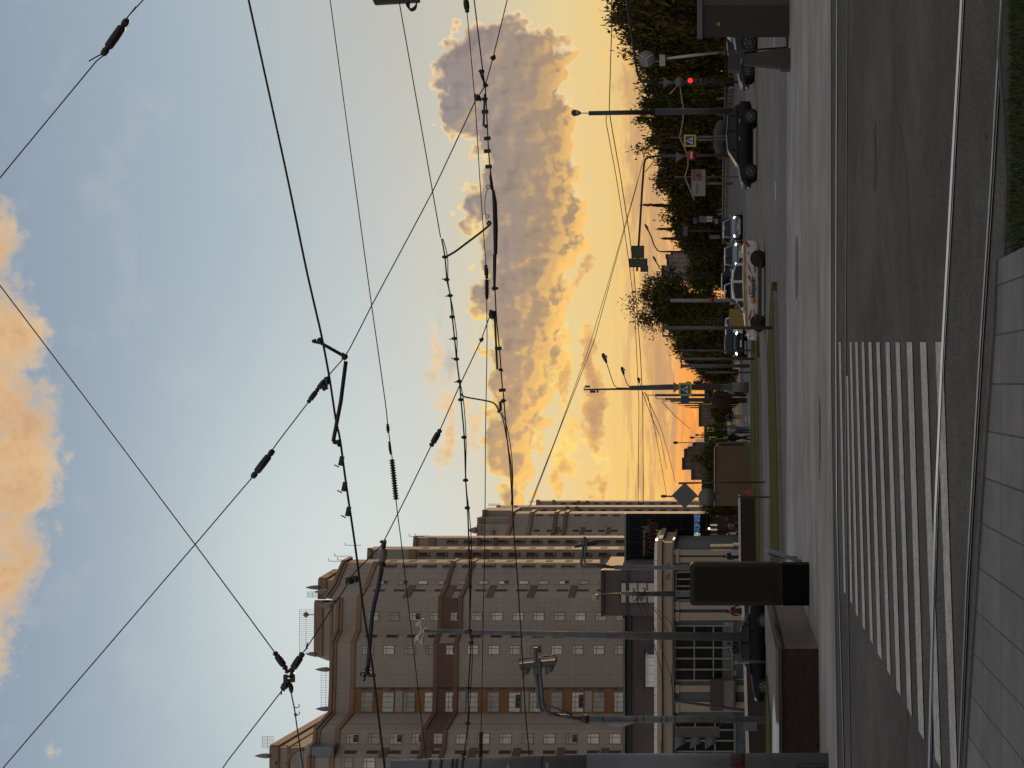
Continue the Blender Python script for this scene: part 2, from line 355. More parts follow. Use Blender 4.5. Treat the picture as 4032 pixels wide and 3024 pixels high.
# ---------------------------------------------------------------- the ground
asph2=M('tram_asphalt',(.114,.101,.091),.95,scale=2.2,var=.16,bump=.5,spec=.05,grain=.34,gscale=55,patch=.16)
lightroad=M('worn_pale_road',(.325,.288,.260),.95,spec=.08,grain=.12,gscale=18,patch=.14,scale=.5,var=.22,bump=.25,streak=(.25,2.2,1))
midroad=M('grey_road',(.185,.160,.140),.95,spec=.08,patch=.12,scale=.5,var=.2,bump=.2,streak=(.2,2.0,1))
b=MB(M('far_ground',(.10,.092,.088),.95,spec=.05,scale=.05)); b.sheet([(-3000,-60),(3000,-60),(3000,5000),(-3000,5000)],0); struct(b,'ground')
b=MB(asph2); b.sheet([(-60,-30),(60,-30),(60,22.4),(0,21.9),(-6,20.6),(-60,17)],.004); struct(b,'tram_track_asphalt')
# pale carriageway
b=MB(lightroad); b.sheet([(-60,17),(-6,20.6),(0,21.9),(60,22.4),(60,37.5),(-60,37.5)],.004); struct(b,'road')
b=MB(midroad); b.sheet([(-60,37.5),(60,37.5),(60,118),(-60,118)],.004); struct(b,'far_road')
# faint lane wear and patches
b=MB(M('road_patch',(.165,.148,.14),.95,spec=.05,scale=1,var=.2)); b.sheet([(-60,37.52),(60,37.52),(60,43),(-60,43)],.008); 
struct(b,'road_repair')
pm=M('road_marking',(.47,.42,.38),.85,scale=5,var=.2,bump=.2,spec=.1,grain=.22,gscale=40)
def wear(m,under):
    nt=m.node_tree; b_=nt.nodes['Principled BSDF']; src=b_.inputs['Base Color'].links[0].from_socket
    tc=nt.nodes.new('ShaderNodeTexCoord'); n=nt.nodes.new('ShaderNodeTexNoise'); n.inputs['Scale'].default_value=9; n.inputs['Detail'].default_value=9; n.inputs['Roughness'].default_value=.75; nt.links.new(tc.outputs['Object'],n.inputs['Vector'])
    r=nt.nodes.new('ShaderNodeMapRange'); r.inputs[1].default_value=.60; r.inputs[2].default_value=.70; r.inputs[3].default_value=0; r.inputs[4].default_value=.85; nt.links.new(n.outputs['Fac'],r.inputs[0])
    x=nt.nodes.new('ShaderNodeMix'); x.data_type='RGBA'; nt.links.new(r.outputs[0],x.inputs[0]); nt.links.new(src,x.inputs[6]); x.inputs[7].default_value=(*under,1); nt.links.new(x.outputs[2],b_.inputs['Base Color'])
wear(pm,(.09,.08,.075))
# road slope rising on the right towards the barrier
b=MB(M('rising_road',(.14,.126,.118),.95,spec=.05,scale=.4,var=.25,streak=(.3,1.5,1)))
pts=[]
for py,bx in ((-400,2900),(0,2897),(330,2889),(500,2879),(700,2868),(860,2864),(1000,2862)):
    p=P(bx,py,150); q=pl(py,104); pts.append((q,p))
vs=[];fs=[]
for q,p in pts: vs+= [(q.x,q.y,.0),(p.x,p.y,p.z),(p.x*1.5,p.y+70,p.z)]
for i in range(len(pts)-1):
    k=3*i; fs+= [(k,k+3,k+4,k+1),(k+1,k+4,k+5,k+2)]
b.add(vs,fs); struct(b,'rising_road')
# crossing stripes
def stripe(pts): b.sheet([G(x,y,.01) for x,y in pts],.012)
b=MB(pm)
# each: right end (world) x0,x1 at y 1347 ; left end x0,y0 / x1,y1
ST=[(3303,3311),(3346,3354),(3368,3377),(3393,3403),(3420,3432),(3451,3464),(3487,3503),(3527,3543),(3571,3592),(3623,3647),(3684,3712)]
EN=[((3323,2328),(3331,2340)),((3370,2415),(3380,2431)),((3397,2465),(3408,2482)),((3427,2515),(3438,2538)),((3457,2573),(3472,2598)),((3494,2637),(3508,2664)),((3531,2713),(3547,2739)),((3573,2787),(3591,2823)),((3618,2877),(3640,2915)),((3682,2985),(3706,3026)),((3746,3060),(3772,3100))]
for (a,c),((x0,y0),(x1,y1)) in zip(ST,EN): stripe([(a,1347),(c,1347),(x1,y1),(x0,y0)])
stripe([(3333,1480),(3340,1480),(3357,2382),(3349,2365)])
struct(b,'crosswalk_markings')
b=MB(pm)
for (x0,y0,x1,y1,t) in ((2905,760,2925,880,2.2),(2912,700,2955,720,1.5),(2925,890,2945,960,2)):
    b.sheet([G(x0,y0),G(x0+t,y0),G(x1+t,y1),G(x1,y1)],.012)
b.sheet([G(3048,0),G(3051,0),G(3051,190),G(3048,190)],.012)
b.sheet([G(3054,715),G(3057,715),G(3057,790),G(3054,790)],.012)
for (x0,x1,y0,y1) in ((2935,2939,1640,1660),(2949,2952,1638,1670),(2948,2951,1740,1760),(2966,2969,1455,1485),(2952,2955,1395,1420),(2944,2946,1600,1612)):
    b.sheet([G(x0,y0),G(x1,y0),G(x1,y1),G(x0,y1)],.012)
struct(b,'lane_markings')
# median strips with kerbs
grassm=M('mown_grass',(.078,.076,.020),.95,spec=.05,scale=6,var=.45,bump=.6)
kerbm=M('kerb_stone',(.17,.155,.142),.8,scale=2,var=.2)
def strip(pts_far,pts_near,name,z=.13,kw=.22):
    b=MB(kerbm)
    poly=[G(x,y) for x,y in pts_far]+[G(x,y) for x,y in pts_near][::-1]
    c=sum(poly,Vector())/len(poly)
    b.prism([(p.x,p.y) for p in poly],0,z); struct(b,name+'_kerb')
    inn=[]
    for p in poly: inn.append((p.x,p.y-kw if p.y>c.y else p.y+kw))
    b=MB(grassm); b.prism(inn,.02,z+.03); return struct(b,name)
strip([(3056,1112),(3050,1180),(3036,1400),(3040,1560),(3048,1900),(3050,2250),(3050,2600)],[(3058,1112),(3064,1180),(3068,1400),(3074,1560),(3082,1900),(3090,2250),(3096,2600)],'grass_median')
strip([(2984,1320),(2983,1500),(2987,1800),(2990,2300)],[(2988,1320),(2998,1500),(3002,1800),(3008,2300)],'far_grass_median',kw=.3)
strip([(2966,1300),(2965,1500),(2966,1800),(2968,2250)],[(2969,1300),(2984,1500),(2986,1800),(2989,2250)],'verge',kw=.4)
# near pavement of grey slabs with its kerb
slab=gridmat('paving_slabs',(.180,.160,.143),(.055,.048,.043),.29,.58,.006,.85,'XY',.22,3.0,.4,c2=(.148,.131,.117))
k=[(3975,1029),(3966,1287),(3945,1560),(3913,2000),(3894,2300),(3866,2700),(3846,3024),(3826,3300)]
kp=[G(x,y) for x,y in k]; kp.append(kp[-1]+(kp[-1]-kp[-2]).normalized()*8)
b=MB(slab); poly=[(p.x,p.y-.09) for p in kp]+[(kp[-1].x,-4),(.86,-4)]; b.prism(poly,.0,.085)
struct(b,'pavement')
b=MB(M('kerb_granite',(.115,.103,.095),.9,spec=.1,scale=8,var=.2))
for i in range(len(kp)-1):
    p,q=kp[i],kp[i+1]; b.prism([(p.x,p.y),(q.x,q.y),(q.x,q.y-.088),(p.x,p.y-.088)],0,.10)
struct(b,'kerb')
# grass plot beside it
gp=[G(3972,0),G(3956,210),G(3974,470),G(3986,700),G(3976,1029)]
b=MB(M('earth',(.03,.026,.015),.95,scale=8,var=.5)); b.prism([(9,8.3)]+[(p.x,p.y) for p in gp]+[(.87,-4),(9,-4)],0,.03); struct(b,'grass_plot_soil')
b=MB(M('grass_edge_stone',(.085,.078,.07),.9,spec=.1))
for i in range(0,4):
    p,q=gp[i],gp[i+1]; b.prism([(p.x,p.y+.05),(q.x,q.y+.05),(q.x,q.y-.02),(p.x,p.y-.02)],0,.035)
struct(b,'grass_edging')
b=MB(M('grass_blade',(.045,.062,.014),.8,scale=5,var=.4,island=.5)); rnd=random.Random(4)
for i in range(22000):
    x=rnd.uniform(.9 if i%5==0 else .76,5.0 if i%3==0 else 3.0); y=rnd.uniform(6.6,8.3)
    edge=8.08+ (x-.75)*.01+.04*math.sin(x*9)+.02*math.sin(x*31)
    if y>edge: continue
    hgt=rnd.uniform(.015,.06); a=rnd.uniform(0,6.28); w=.005; lx,ly=math.cos(a)*w,math.sin(a)*w; t=rnd.uniform(0,6.28); le=rnd.uniform(.01,.05)
    b.add([(x-lx,y-ly,.03),(x+lx,y+ly,.03),(x+math.cos(t)*le,y+math.sin(t)*le,.03+hgt)],[(0,1,2)])
o=b.solo('grass','short dark green grass at the pavement corner','grass',kind='stuff')
# tram rails sunk in the asphalt
railm=M('worn_rail_steel',(.68,.66,.63),.32,.9,var=.12,scale=8); groove=M('rail_groove',(.004,.004,.004),.9)
dullrail=M('dull_rail_steel',(.30,.28,.26),.42,.9,var=.25,scale=8)
def rail(pts,label,hw,gw,lift=.006,rm=None):
    t=thing('tram_rail',label,'tram rail',G(*pts[len(pts)//2]),'tram rails in the asphalt')
    ps=[G(*p) for p in pts]; ps=[ps[0]+(ps[0]-ps[1])*3]+ps+[ps[-1]+(ps[-1]-ps[-2])*3]
    def band(b,o0,o1,z):
        vs=[];fs=[]
        for p in ps: vs+= [(p.x,p.y+o0,z),(p.x,p.y+o1,z)]
        for i in range(len(ps)-1): fs.append((2*i,2*i+2,2*i+3,2*i+1))
        b.add(vs,fs)
    b=MB(rm or railm); band(b,-hw/2,hw/2,.013+lift); vs=[]
    band(b,-hw/2-.012-gw,-hw/2-gw,.013+lift*.5); b.wpart(t,'rail_head')
    b=MB(groove); band(b,-hw/2-.012-gw,hw/2+.03,.0128); b.wpart(t,'groove')
rail([(3794,0),(3755,700),(3717,1400),(3691,2000),(3682,2300),(3665,3024)],'bright wide tram rail running past the near ends of the crossing stripes',.105,.045,.004)
rail([(3952,0),(3912,700),(3866,1400),(3831,2000),(3814,2300),(3784,3024)],'tram rail nearest to the paved kerb, with a black groove',.05,.05,.004,dullrail)
rail([(3299,0),(3296,700),(3295,1400),(3298,2000),(3306,2300),(3327,3024)],'thin bright tram rail along the pale road edge',.085,.03,.004)
rail([(3340,0),(3336,700),(3333,1400),(3335,2000),(3341,2300),(3353,3024)],'dull rusty tram rail just on the near side of the thin bright one',.035,.03,.002,dullrail)
# manhole covers and pothole marks
def cover(px,py,r,label):
    p=G(px,py); b=MB(M('cast_iron',(.04,.038,.036),.6,.4,scale=9)); b.lathe((p.x,p.y,.005),(0,0,1),[(0,r),(.006,r),(.0065,r*.92),(.009,r*.9)],24); b.solo('manhole_cover',label,'manhole cover')
cover(3137,1055,.75,'round iron manhole cover in the pale road beyond the tram lines')

# oily stain, cracked pothole, hairline cracks and scattered dark specks
def blob(b,c,rx,ry,z,seed,n=22):
    q=random.Random(seed); b.sheet([(c.x+math.cos(2*math.pi*k/n)*rx*q.uniform(.7,1.1),c.y+math.sin(2*math.pi*k/n)*ry*q.uniform(.7,1.1),z) for k in range(n)])
b=MB(M('rusty_stain',(.105,.078,.058),.95,scale=6,var=.35,spec=.05,grain=.4,gscale=26)); blob(b,G(3447,620),.42,.13,.0085,3); struct(b,'road_stain')
b=MB(M('cracked_asphalt',(.05,.045,.04),.9,scale=12,var=.6)); blob(b,G(3229,1725),.75,.20,.0085,5); struct(b,'road_pothole')
b=MB(M('broken_light_asphalt',(.36,.34,.32),.9,scale=20,var=.5))
for k,(x,y) in enumerate(((3226,1690),(3231,1760),(3224,1650),(3234,1820))): blob(b,G(x,y),.12,.04,.0125,9+k,9)
struct(b,'road_pothole_rubble')
b=MB(M('crack_line',(.022,.02,.018),.95)); q=random.Random(17)
for k in range(16):
    x=q.uniform(-9,7); y=q.uniform(21.5,33) if k%2 else q.uniform(12,17.5); a=q.uniform(-.5,.5); pts=[]
    for j in range(9): pts.append((x,y)); x+=.35*math.cos(a)*q.uniform(.5,1.2); y+=.35*math.sin(a)*q.uniform(.4,1.2); a+=q.uniform(-.5,.5)
    w=.008 if y<19 else .018
    for (x0,y0),(x1,y1) in zip(pts,pts[1:]): b.sheet([(x0,y0-w),(x1,y1-w),(x1,y1+w),(x0,y0+w)],.0088+k*.0002)
struct(b,'road_cracks')
b=MB(M('dark_speck',(.02,.018,.016),.95))
for k in range(60):
    c=Vector((q.uniform(-4,3),q.uniform(8.9,19),0)); blob(b,c,q.uniform(.01,.03),q.uniform(.008,.02),.0085+k*.00003,k,7)
struct(b,'road_specks')
b=MB(M('sealed_joint',(.035,.031,.028),.9,scale=2,var=.3)); b.sheet([(-6,20.5),(0,21.8),(60,22.3),(60,22.46),(0,21.96),(-6,20.66)],.0082)
struct(b,'road_joint')
# ---------------------------------------------------------------- apartment towers
wallm=gridmat('tower_tiles',(.355,.318,.288),(.25,.222,.20),.62,.95,.02,.8,'XZ',.10,.15)
terra=M('terracotta_trim',(.25,.168,.122),.75,var=.12,scale=.4)
ledge=M('brown_trim',(.17,.10,.075),.75,var=.12,scale=.4)
redp=M('dark_red_panel',(.13,.075,.062),.75,var=.12,scale=.5)
orang=M('orange_brown_panel',(.26,.125,.05),.75,var=.15,scale=.5)
framem=M('window_frame',(.19,.15,.115),.6)
panes=[M('window_pane_grey',(.42,.44,.43),.1,var=.3,scale=.9,spec=.8),M('window_pane_pale',(.60,.61,.58),.12,var=.22,scale=.7,spec=.8),M('window_pane_dim',(.24,.25,.25),.08,var=.4,scale=.8,spec=.8)]
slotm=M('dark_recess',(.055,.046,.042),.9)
class Face:
    def __init__(s,a,c):
        s.a=Vector((a[0],a[1],0)); c=Vector((c[0],c[1],0)); s.L=(c-s.a).length; s.t=(c-s.a).normalized(); s.n=Vector((s.t.y,-s.t.x,0))
    def pt(s,u,z,o=0): q=s.a+s.t*u+s.n*o; return Vector((q.x,q.y,z))
    def slab(s,b,u0,u1,z0,z1,o0,o1): return b.hexa([s.pt(u,z,o) for z in(z0,z1) for o in(o0,o1) for u in(u0,u1)])
    def uof(s,py):   # metre position along the face seen at picture row py
        k=(CX-py)/F; return (k*s.a.y-s.a.x)/(s.t.x-k*s.t.y)
rw=random.Random(5)
def window(par,f0,u,z,w,h,name='window',pane=None,mull=1,trans=True,off=0):
    if name=='window': w*=1.1; h*=1.08
    f=f0 if not off else Face(f0.pt(0,0,off),f0.pt(f0.L,0,off))
    b=MB(framem); fr=.09
    f.slab(b,u-w/2,u+w/2,z,z+fr,-.05,.05); f.slab(b,u-w/2,u+w/2,z+h-fr,z+h,-.05,.05)
    f.slab(b,u-w/2,u-w/2+fr,z+fr,z+h-fr,-.05,.05); f.slab(b,u+w/2-fr,u+w/2,z+fr,z+h-fr,-.05,.05)
    for k in range(mull):
        x=u-w/2+w*(k+1)/(mull+1) if mull>1 else u+w*.14; f.slab(b,x-.04,x+.04,z+fr,z+h-fr,-.04,.045)
    if trans: zt=z+h*.72; f.slab(b,u-w/2+fr,u+w/2-fr,zt-.04,zt+.04,-.03,.04)
    o=b.wpart(par,name)
    g=MB(pane or rw.choice(panes)); f.slab(g,u-w/2+.02,u+w/2-.02,z+.02,z+h-.02,-.045,.02)
    if rw.random()<.22:
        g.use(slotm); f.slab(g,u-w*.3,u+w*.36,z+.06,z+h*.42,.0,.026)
    g.wpart(o,'pane'); return o
def tower_one():
    t=thing('apartment_tower','tall beige stepped apartment tower with brick red bands behind the low cream building','apartment tower',(-36,192,0),'beige stepped apartment towers')
    Hm=55.4
    front=[(3100,180.2),(2985,180.5),(2945,182.6),(2876,183.4),(2812,190),(2705,190.6),(2532,191),(2485,193.6),(2354,194.2),(2305,198.6),(2283,199.6),(2238,202),(2216,203.4)]
    fp=[(pl(y,Y).x,Y) for y,Y in front]
    end=[(pl(2203,207).x,207.0)]
    b=MB(wallm); b.prism(fp+end+[(fp[-1][0]-2,216),(-75,216),(-75,180.2)],0,Hm)
    b2f=[(pl(2232,222).x,222.0),(pl(2163,222.6).x,222.6),(pl(2152,226.5).x,226.5)]
    b.prism(b2f+[(-30,232),(-40,232),(-40,222)],0,61.3-3)
    b3f=[(pl(2160,237).x,237.0),(pl(2117,237.5).x,237.5),(pl(2109.5,241.5).x,241.5)]
    b.prism(b3f+[(-30,246),(-40,246),(-40,237)],0,54.3)
    b.prism([fp[8],fp[9],fp[10],fp[11],fp[12],end[0],(-30,214),(-34,214)],Hm+.002,57.2)
    b.wpart(t,'walls')
    fs=[Face(fp[i],fp[i+1]) for i in range(len(fp)-1)]
    # cornices and string courses
    b=MB(terra)
    for i,f in enumerate(fs):
        zt=57.2 if i>=8 else Hm
        f.slab(b,-.1,f.L+.1,zt-.42,zt+.02,-.02,.38); f.slab(b,-.06,f.L+.06,zt-.85,zt-.43,-.02,.18)
    e=Face(fp[-1],end[0]); e.slab(b,-.1,e.L,56.6,57.22,-.02,.4)
    b.wpart(t,'cornice')
    for fl,zt in ((Face(*b2f[:2]),58.3),(Face(*b3f[:2]),54.3)): b=MB(terra); fl.slab(b,-.1,fl.L+.2,zt-.6,zt+.02,-.02,.45); b.wpart(t,'cornice')
    b=MB(terra)
    for f in fs: f.slab(b,-.08,f.L+.08,52.0,52.65,-.02,.2)
    e.slab(b,0,e.L,51.95,52.7,-.02,.2)
    b.wpart(t,'string_course')
    for fl in (Face(*b2f[:2]),Face(*b3f[:2])): b=MB(terra); fl.slab(b,0,fl.L,50.6,51.8,-.02,.3); b.wpart(t,'string_course')
    for zc in (41.05,38.25):
        b=MB(ledge)
        for f in fs: f.slab(b,-.06,f.L+.06,zc-.32,zc+.25,-.02,.24)
        e.slab(b,0,e.L,zc-.32,zc+.25,-.02,.18)
        b.wpart(t,'ledge')
        for fl,dz in ((Face(*b2f[:2]),-1.2),(Face(*b3f[:2]),-2.2)): b=MB(ledge); fl.slab(b,0,fl.L,zc-.3-dz,zc+.3-dz,-.02,.24); b.wpart(t,'ledge')
    # dark red panels between the ledges, and on the splayed corners
    b=MB(redp)
    for i in (2,3,4,5,7): 
        f=fs[i]; f.slab(b,.02,f.L-.02,38.6,40.6,-.02,.10)
    b.wpart(t,'red_band')
    Z=[50.8-.55-2.87*k for k in range(14)]
    for i,py,w,h in ((0,3004,1.3,1.5),(2,2909,1.28,1.5),(5,2559,1.2,1.45),(7,2428,1.1,1.42)):
        f=fs[i]; u=f.uof(py)
        for k,z in enumerate(Z[:13]): window(t,f,u,z-.75,w,h,off=.11 if k==4 else 0)
    # ventilation slots on the splays
    for i,py in ((1,2962),(6,2505),(8,2325)):
        f=fs[i]; u=f.uof(py)
        for k,z in enumerate(Z[:13]):
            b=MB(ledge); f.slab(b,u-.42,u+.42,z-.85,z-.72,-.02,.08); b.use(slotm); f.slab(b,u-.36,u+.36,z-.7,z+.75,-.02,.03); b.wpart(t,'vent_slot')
        for k in range(1,13,2 if i!=8 else 2):
            if i==6: continue
            b=MB(redp); z=Z[k]; f.slab(b,.05,f.L-.05,z-2.1,z-1.05,-.02,.06); b.wpart(t,'red_panel')
    # glazed loggia column
    f=fs[4]; b=MB(orang); f.slab(b,.1,f.L-.5,2,51.9,-.02,.03); b.wpart(t,'loggia_back')
    b=MB(ledge); f.slab(b,f.L-.42,f.L-.02,2,51.9,-.02,.10); b.use(slotm)
    for k in range(26):
        z=51-k*1.9
        for j in range(5): f.slab(b,f.L-.38,f.L-.1,z-j*.19,z-j*.19+.09,.05,.13)
    b.wpart(t,'grille_column')
    for k,z in enumerate(Z[:13]):
        window(t,f,f.L/2-.2,z-.85,f.L-.9,1.65,'loggia_window',mull=3,trans=k%2==0,off=.11 if k==4 else .06)
        if k%3==1:
            b=MB(M('pale_panel',(.36,.33,.32),.6)); f.slab(b,.3,f.L-.6,z-1.95,z-1.0,-.02,.05); b.wpart(t,'pale_panel')
    # recessed windows near the right corner, then balconies
    f=fs[9]
    for k,z in enumerate(Z[:13]): window(t,f,f.L*.5,z-.7,f.L*.7,1.4,'corner_window',mull=0,trans=False)
    rail_m=M('balcony_edge',(.30,.245,.205),.8)
    def balc(f,u0,u1,n,z0,dz):
        for k in range(n):
            z=z0-k*dz
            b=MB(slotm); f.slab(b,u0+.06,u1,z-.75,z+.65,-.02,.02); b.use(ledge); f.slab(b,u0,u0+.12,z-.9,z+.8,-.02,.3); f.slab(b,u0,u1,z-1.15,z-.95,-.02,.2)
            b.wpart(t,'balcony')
    balc(fs[11],.25,fs[11].L*.62,13,Z[0],2.87)
    f2=Face(*b2f[:2]); balc(f2,f2.L*.60,f2.L*.82,13,49.6,2.87)
    f3=Face(*b3f[:2]); balc(f3,f3.L*.5,f3.L*.78,12,48,2.87)
    for fa,z0,n in ((e,Z[0],13),(Face(b2f[1],b2f[2]),49.6,13)):
        for k in range(n):
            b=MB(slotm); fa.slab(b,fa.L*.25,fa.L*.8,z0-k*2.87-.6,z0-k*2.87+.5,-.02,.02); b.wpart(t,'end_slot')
    # upper set-back storeys
    pent=[[(pl(3110,185).x,185),(pl(2943,185).x,185),(pl(2811,212).x,212),(-64,212)],
          [(pl(2582,205).x,205.0),(pl(2372,205.2).x,205.2),(pl(2372,212).x,212.0),(-42,212)],
          [(pl(2356,207).x,207.0),(pl(2284,207.2).x,207.2),(pl(2250,215).x,215.0),(-33,215)]]
    for i,p in enumerate(pent):
        zt=61.7
        b=MB(wallm); b.prism(p,Hm,zt); o=b.wpart(t,'penthouse')
        b=MB(terra)
        for a,c in ((p[0],p[1]),(p[1],p[2])):
            f=Face(a,c); f.slab(b,-.1,f.L+.1,zt-1.2,zt+.02,-.02,.35); f.slab(b,-.1,f.L+.1,zt-2.6,zt-2.2,-.02,.2)
        b.wpart(o,'penthouse_cornice')
    # arch and glass bay on the left end
    f=Face(pent[0][0],pent[0][1]); u=f.uof(3010)
    b=MB(terra); ring=[f.pt(u+2.1*math.cos(a),57.3+2.1*math.sin(a),.12) for a in [math.pi*k/10 for k in range(11)]]; b.tube(ring,.28,6); b.use(panes[2]); b.plate([f.pt(u+1.9*math.cos(a),57.3+1.9*math.sin(a),.05) for a in [math.pi*k/10 for k in range(11)]],f.n,.1); b.wpart(t,'arched_window')
    b=MB(M('blue_bay_glass',(.10,.15,.18),.08,var=.3,scale=.6,spec=.8)); c=pl(2966,182); b.box((c.x,c.y-.6,53.7),(2.4,1.6,2.6)); b.use(framem); b.box((c.x,c.y-.6,52.2),(2.6,1.8,.3)); b.box((c.x,c.y-.6,55.1),(2.6,1.8,.25)); b.wpart(t,'glass_bay')
    # spires, satellite balls, railings on the roof
    sp=M('grey_spire',(.20,.19,.20),.5,.2)
    for px0,px1,py,Y in ((1202,1262,2313,205),(1236,1290,2330,203),(1256,1310,2385,198),(1203,1248,2575,198),(1240,1300,2636,192),(1242,1300,2791,191),(1002,1068,2976,182)):
        z0=zz(px1,Y); z1=zz(px0,Y); c=pl(py,Y); hh=z1-z0
        b=MB(sp); b.lathe((c.x,c.y,z0),(0,0,1),[(0,.2),(hh*.25,.34),(hh*.6,.27),(hh*.86,.12),(hh,.02)],10); b.wpart(t,'spire')
    for px,py,Y in ((1205,2420,205),(1082,3005,182)):
        c=P(px,py,Y); b=MB(sp); b.ball(c,.4); b.tube([c,c-Vector((0,0,1.6))],.06,5); b.wpart(t,'satellite_ball')
    def railing(y0,y1,Y,z,h,n):
        b=MB(sp); p=pl(y0,Y);q=pl(y1,Y)
        for zz_ in (z+h,z+h*.5): b.tube([(p.x,p.y,zz_),(q.x,q.y,zz_)],.022,4)
        for i in range(n+1):
            w=p.lerp(q,i/n); b.tube([(w.x,w.y,z-.2),(w.x,w.y,z+h)],.02,4)
        b.wpart(t,'roof_railing')
    railing(2400,2575,204,61.7,1.9,22); railing(2330,2352,206.5,61.7,1.5,6); railing(2650,2785,191,55.4,1.3,14); railing(2900,2945,186,61.7,1.4,8)
    for i,(px,py,Y) in enumerate(((1346,2205,205),(1334,2190,207),(1372,2147,224),(1622,2112,238),(1645,2110,238),(1105,2945,186),(1120,2935,186),(1090,2950,186),(1312,2210,204))):
        c=P(px+25,py,Y); b=MB(sp); b.tube([c-Vector((0,0,1)),c+Vector((0,0,1.5))],.04,4); b.tube([c+Vector((0,0,1.5)),c+Vector((.4,0,1.6))],.05,4); b.wpart(t,'roof_lamp')
    return t
tower_one()
def tower_two():
    t=thing('apartment_tower','more distant beige apartment tower with a spired roof, darker against the sunset glow','apartment tower',(-34,320,0),'beige stepped apartment towers')
    f1=[(pl(2125,310).x,310.0),(pl(2104,310.5).x,310.5),(pl(2076,314).x,314.0),(pl(2034,316).x,316.0),(pl(2022,318).x,318.0)]
    e1=(pl(2013,323).x,323.0); Hh=zz(2010,317)
    f2=[(pl(2030,340).x,340.0),(pl(1996,340.5).x,340.5)]; e2=(pl(1989,345).x,345.0); H2=zz(1955,340)
    f3=[(pl(1998,366).x,366.0),(pl(1974,366.5).x,366.5)]; e3=(pl(1969.5,372).x,372.0); H3=zz(2111,366)
    b=MB(wallm); b.prism(f1+[e1,(-33,332),(-50,332),(-50,310)],0,Hh); b.prism(f2+[e2,(-33,352),(-45,352),(-45,340)],0,H2); b.prism(f3+[e3,(-33,380),(-45,380),(-45,366)],0,H3)
    b.wpart(t,'walls')
    fs=[Face(f1[i],f1[i+1]) for i in range(4)]+[Face(f1[-1],e1)]; g2=Face(*f2); g3=Face(*f3)
    b=MB(terra)
    for f in fs: f.slab(b,-.1,f.L+.1,Hh-.8,Hh+.02,-.02,.5); f.slab(b,-.1,f.L+.1,Hh-5.2,Hh-4.3,-.02,.4)
    b.wpart(t,'cornice')
    for f,h in ((g2,H2),(g3,H3)): b=MB(terra); f.slab(b,-.1,f.L+.3,h-.9,h+.02,-.02,.6); b.wpart(t,'cornice'); b=MB(terra); f.slab(b,-.1,f.L+.3,h-5,h-4.2,-.02,.4); b.wpart(t,'string_course')
    for ff in (fs,[g2],[g3]):
        for px in (2195,2235):
            b=MB(ledge)
            for f in ff: z=zz(px,320); f.slab(b,-.1,f.L+.1,z-.4,z+.4,-.02,.35)
            b.wpart(t,'ledge')
    Z=[Hh-6.6-2.9*k for k in range(13)]
    f=fs[1]
    for k,z in enumerate(Z):
        b=MB(slotm); f.slab(b,f.L*.35,f.L*.65,z-.7,z+.7,-.02,.03); b.wpart(t,'vent_slot')
        if k%2: 
            b=MB(redp); f.slab(b,.1,f.L-.1,z-2.1,z-1.0,-.02,.06); b.wpart(t,'red_panel')
        window(t,fs[0],fs[0].L*.55,z-.7,1.0,1.4,mull=0)
    for f,z0,n,lo in ((fs[3],Z[0],13,.2),(g2,Z[0]+2,13,.3),(g3,H3-7,12,.3)):
        for k in range(n):
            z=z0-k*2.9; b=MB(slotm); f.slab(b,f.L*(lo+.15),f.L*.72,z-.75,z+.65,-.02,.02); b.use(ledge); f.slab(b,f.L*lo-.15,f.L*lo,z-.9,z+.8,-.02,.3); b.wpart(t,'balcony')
    # spired roof storeys
    for (y0,y1,px,Y,dp) in ((2100,2040,1880,322,9),(2110,2070,1878,318,5),(2060,2010,1900,326,8)):
        p=pl(y0,Y);q=pl(y1,Y); h=zz(px,Y); b=MB(wallm); b.prism([(p.x,p.y),(q.x,q.y),(q.x,q.y+dp),(p.x,p.y+dp)],Hh,h); b.use(terra); f=Face((p.x,p.y),(q.x,q.y)); f.slab(b,-.2,f.L+.2,h-1.2,h+.02,-.02,.4); b.wpart(t,'penthouse')
    sp=MATS['grey_spire']
    for px0,px1,py,Y in ((1842,1882,2088,318),(1910,1950,2097,316)):
        c=pl(py,Y); z0=zz(px1,Y); hh=zz(px0,Y)-z0; b=MB(sp); b.lathe((c.x,c.y,z0),(0,0,1),[(0,.5),(hh*.25,.8),(hh*.7,.5),(hh,.03)],10); b.wpart(t,'spire')
    for py,Y,h in ((1985,340,H2),(1990,340,H2),(1976,366,H3)):
        c=pl(py,Y); b=MB(sp); b.tube([(c.x,c.y,h-1),(c.x,c.y,h+2)],.06,4); b.wpart(t,'roof_mast')
tower_two()
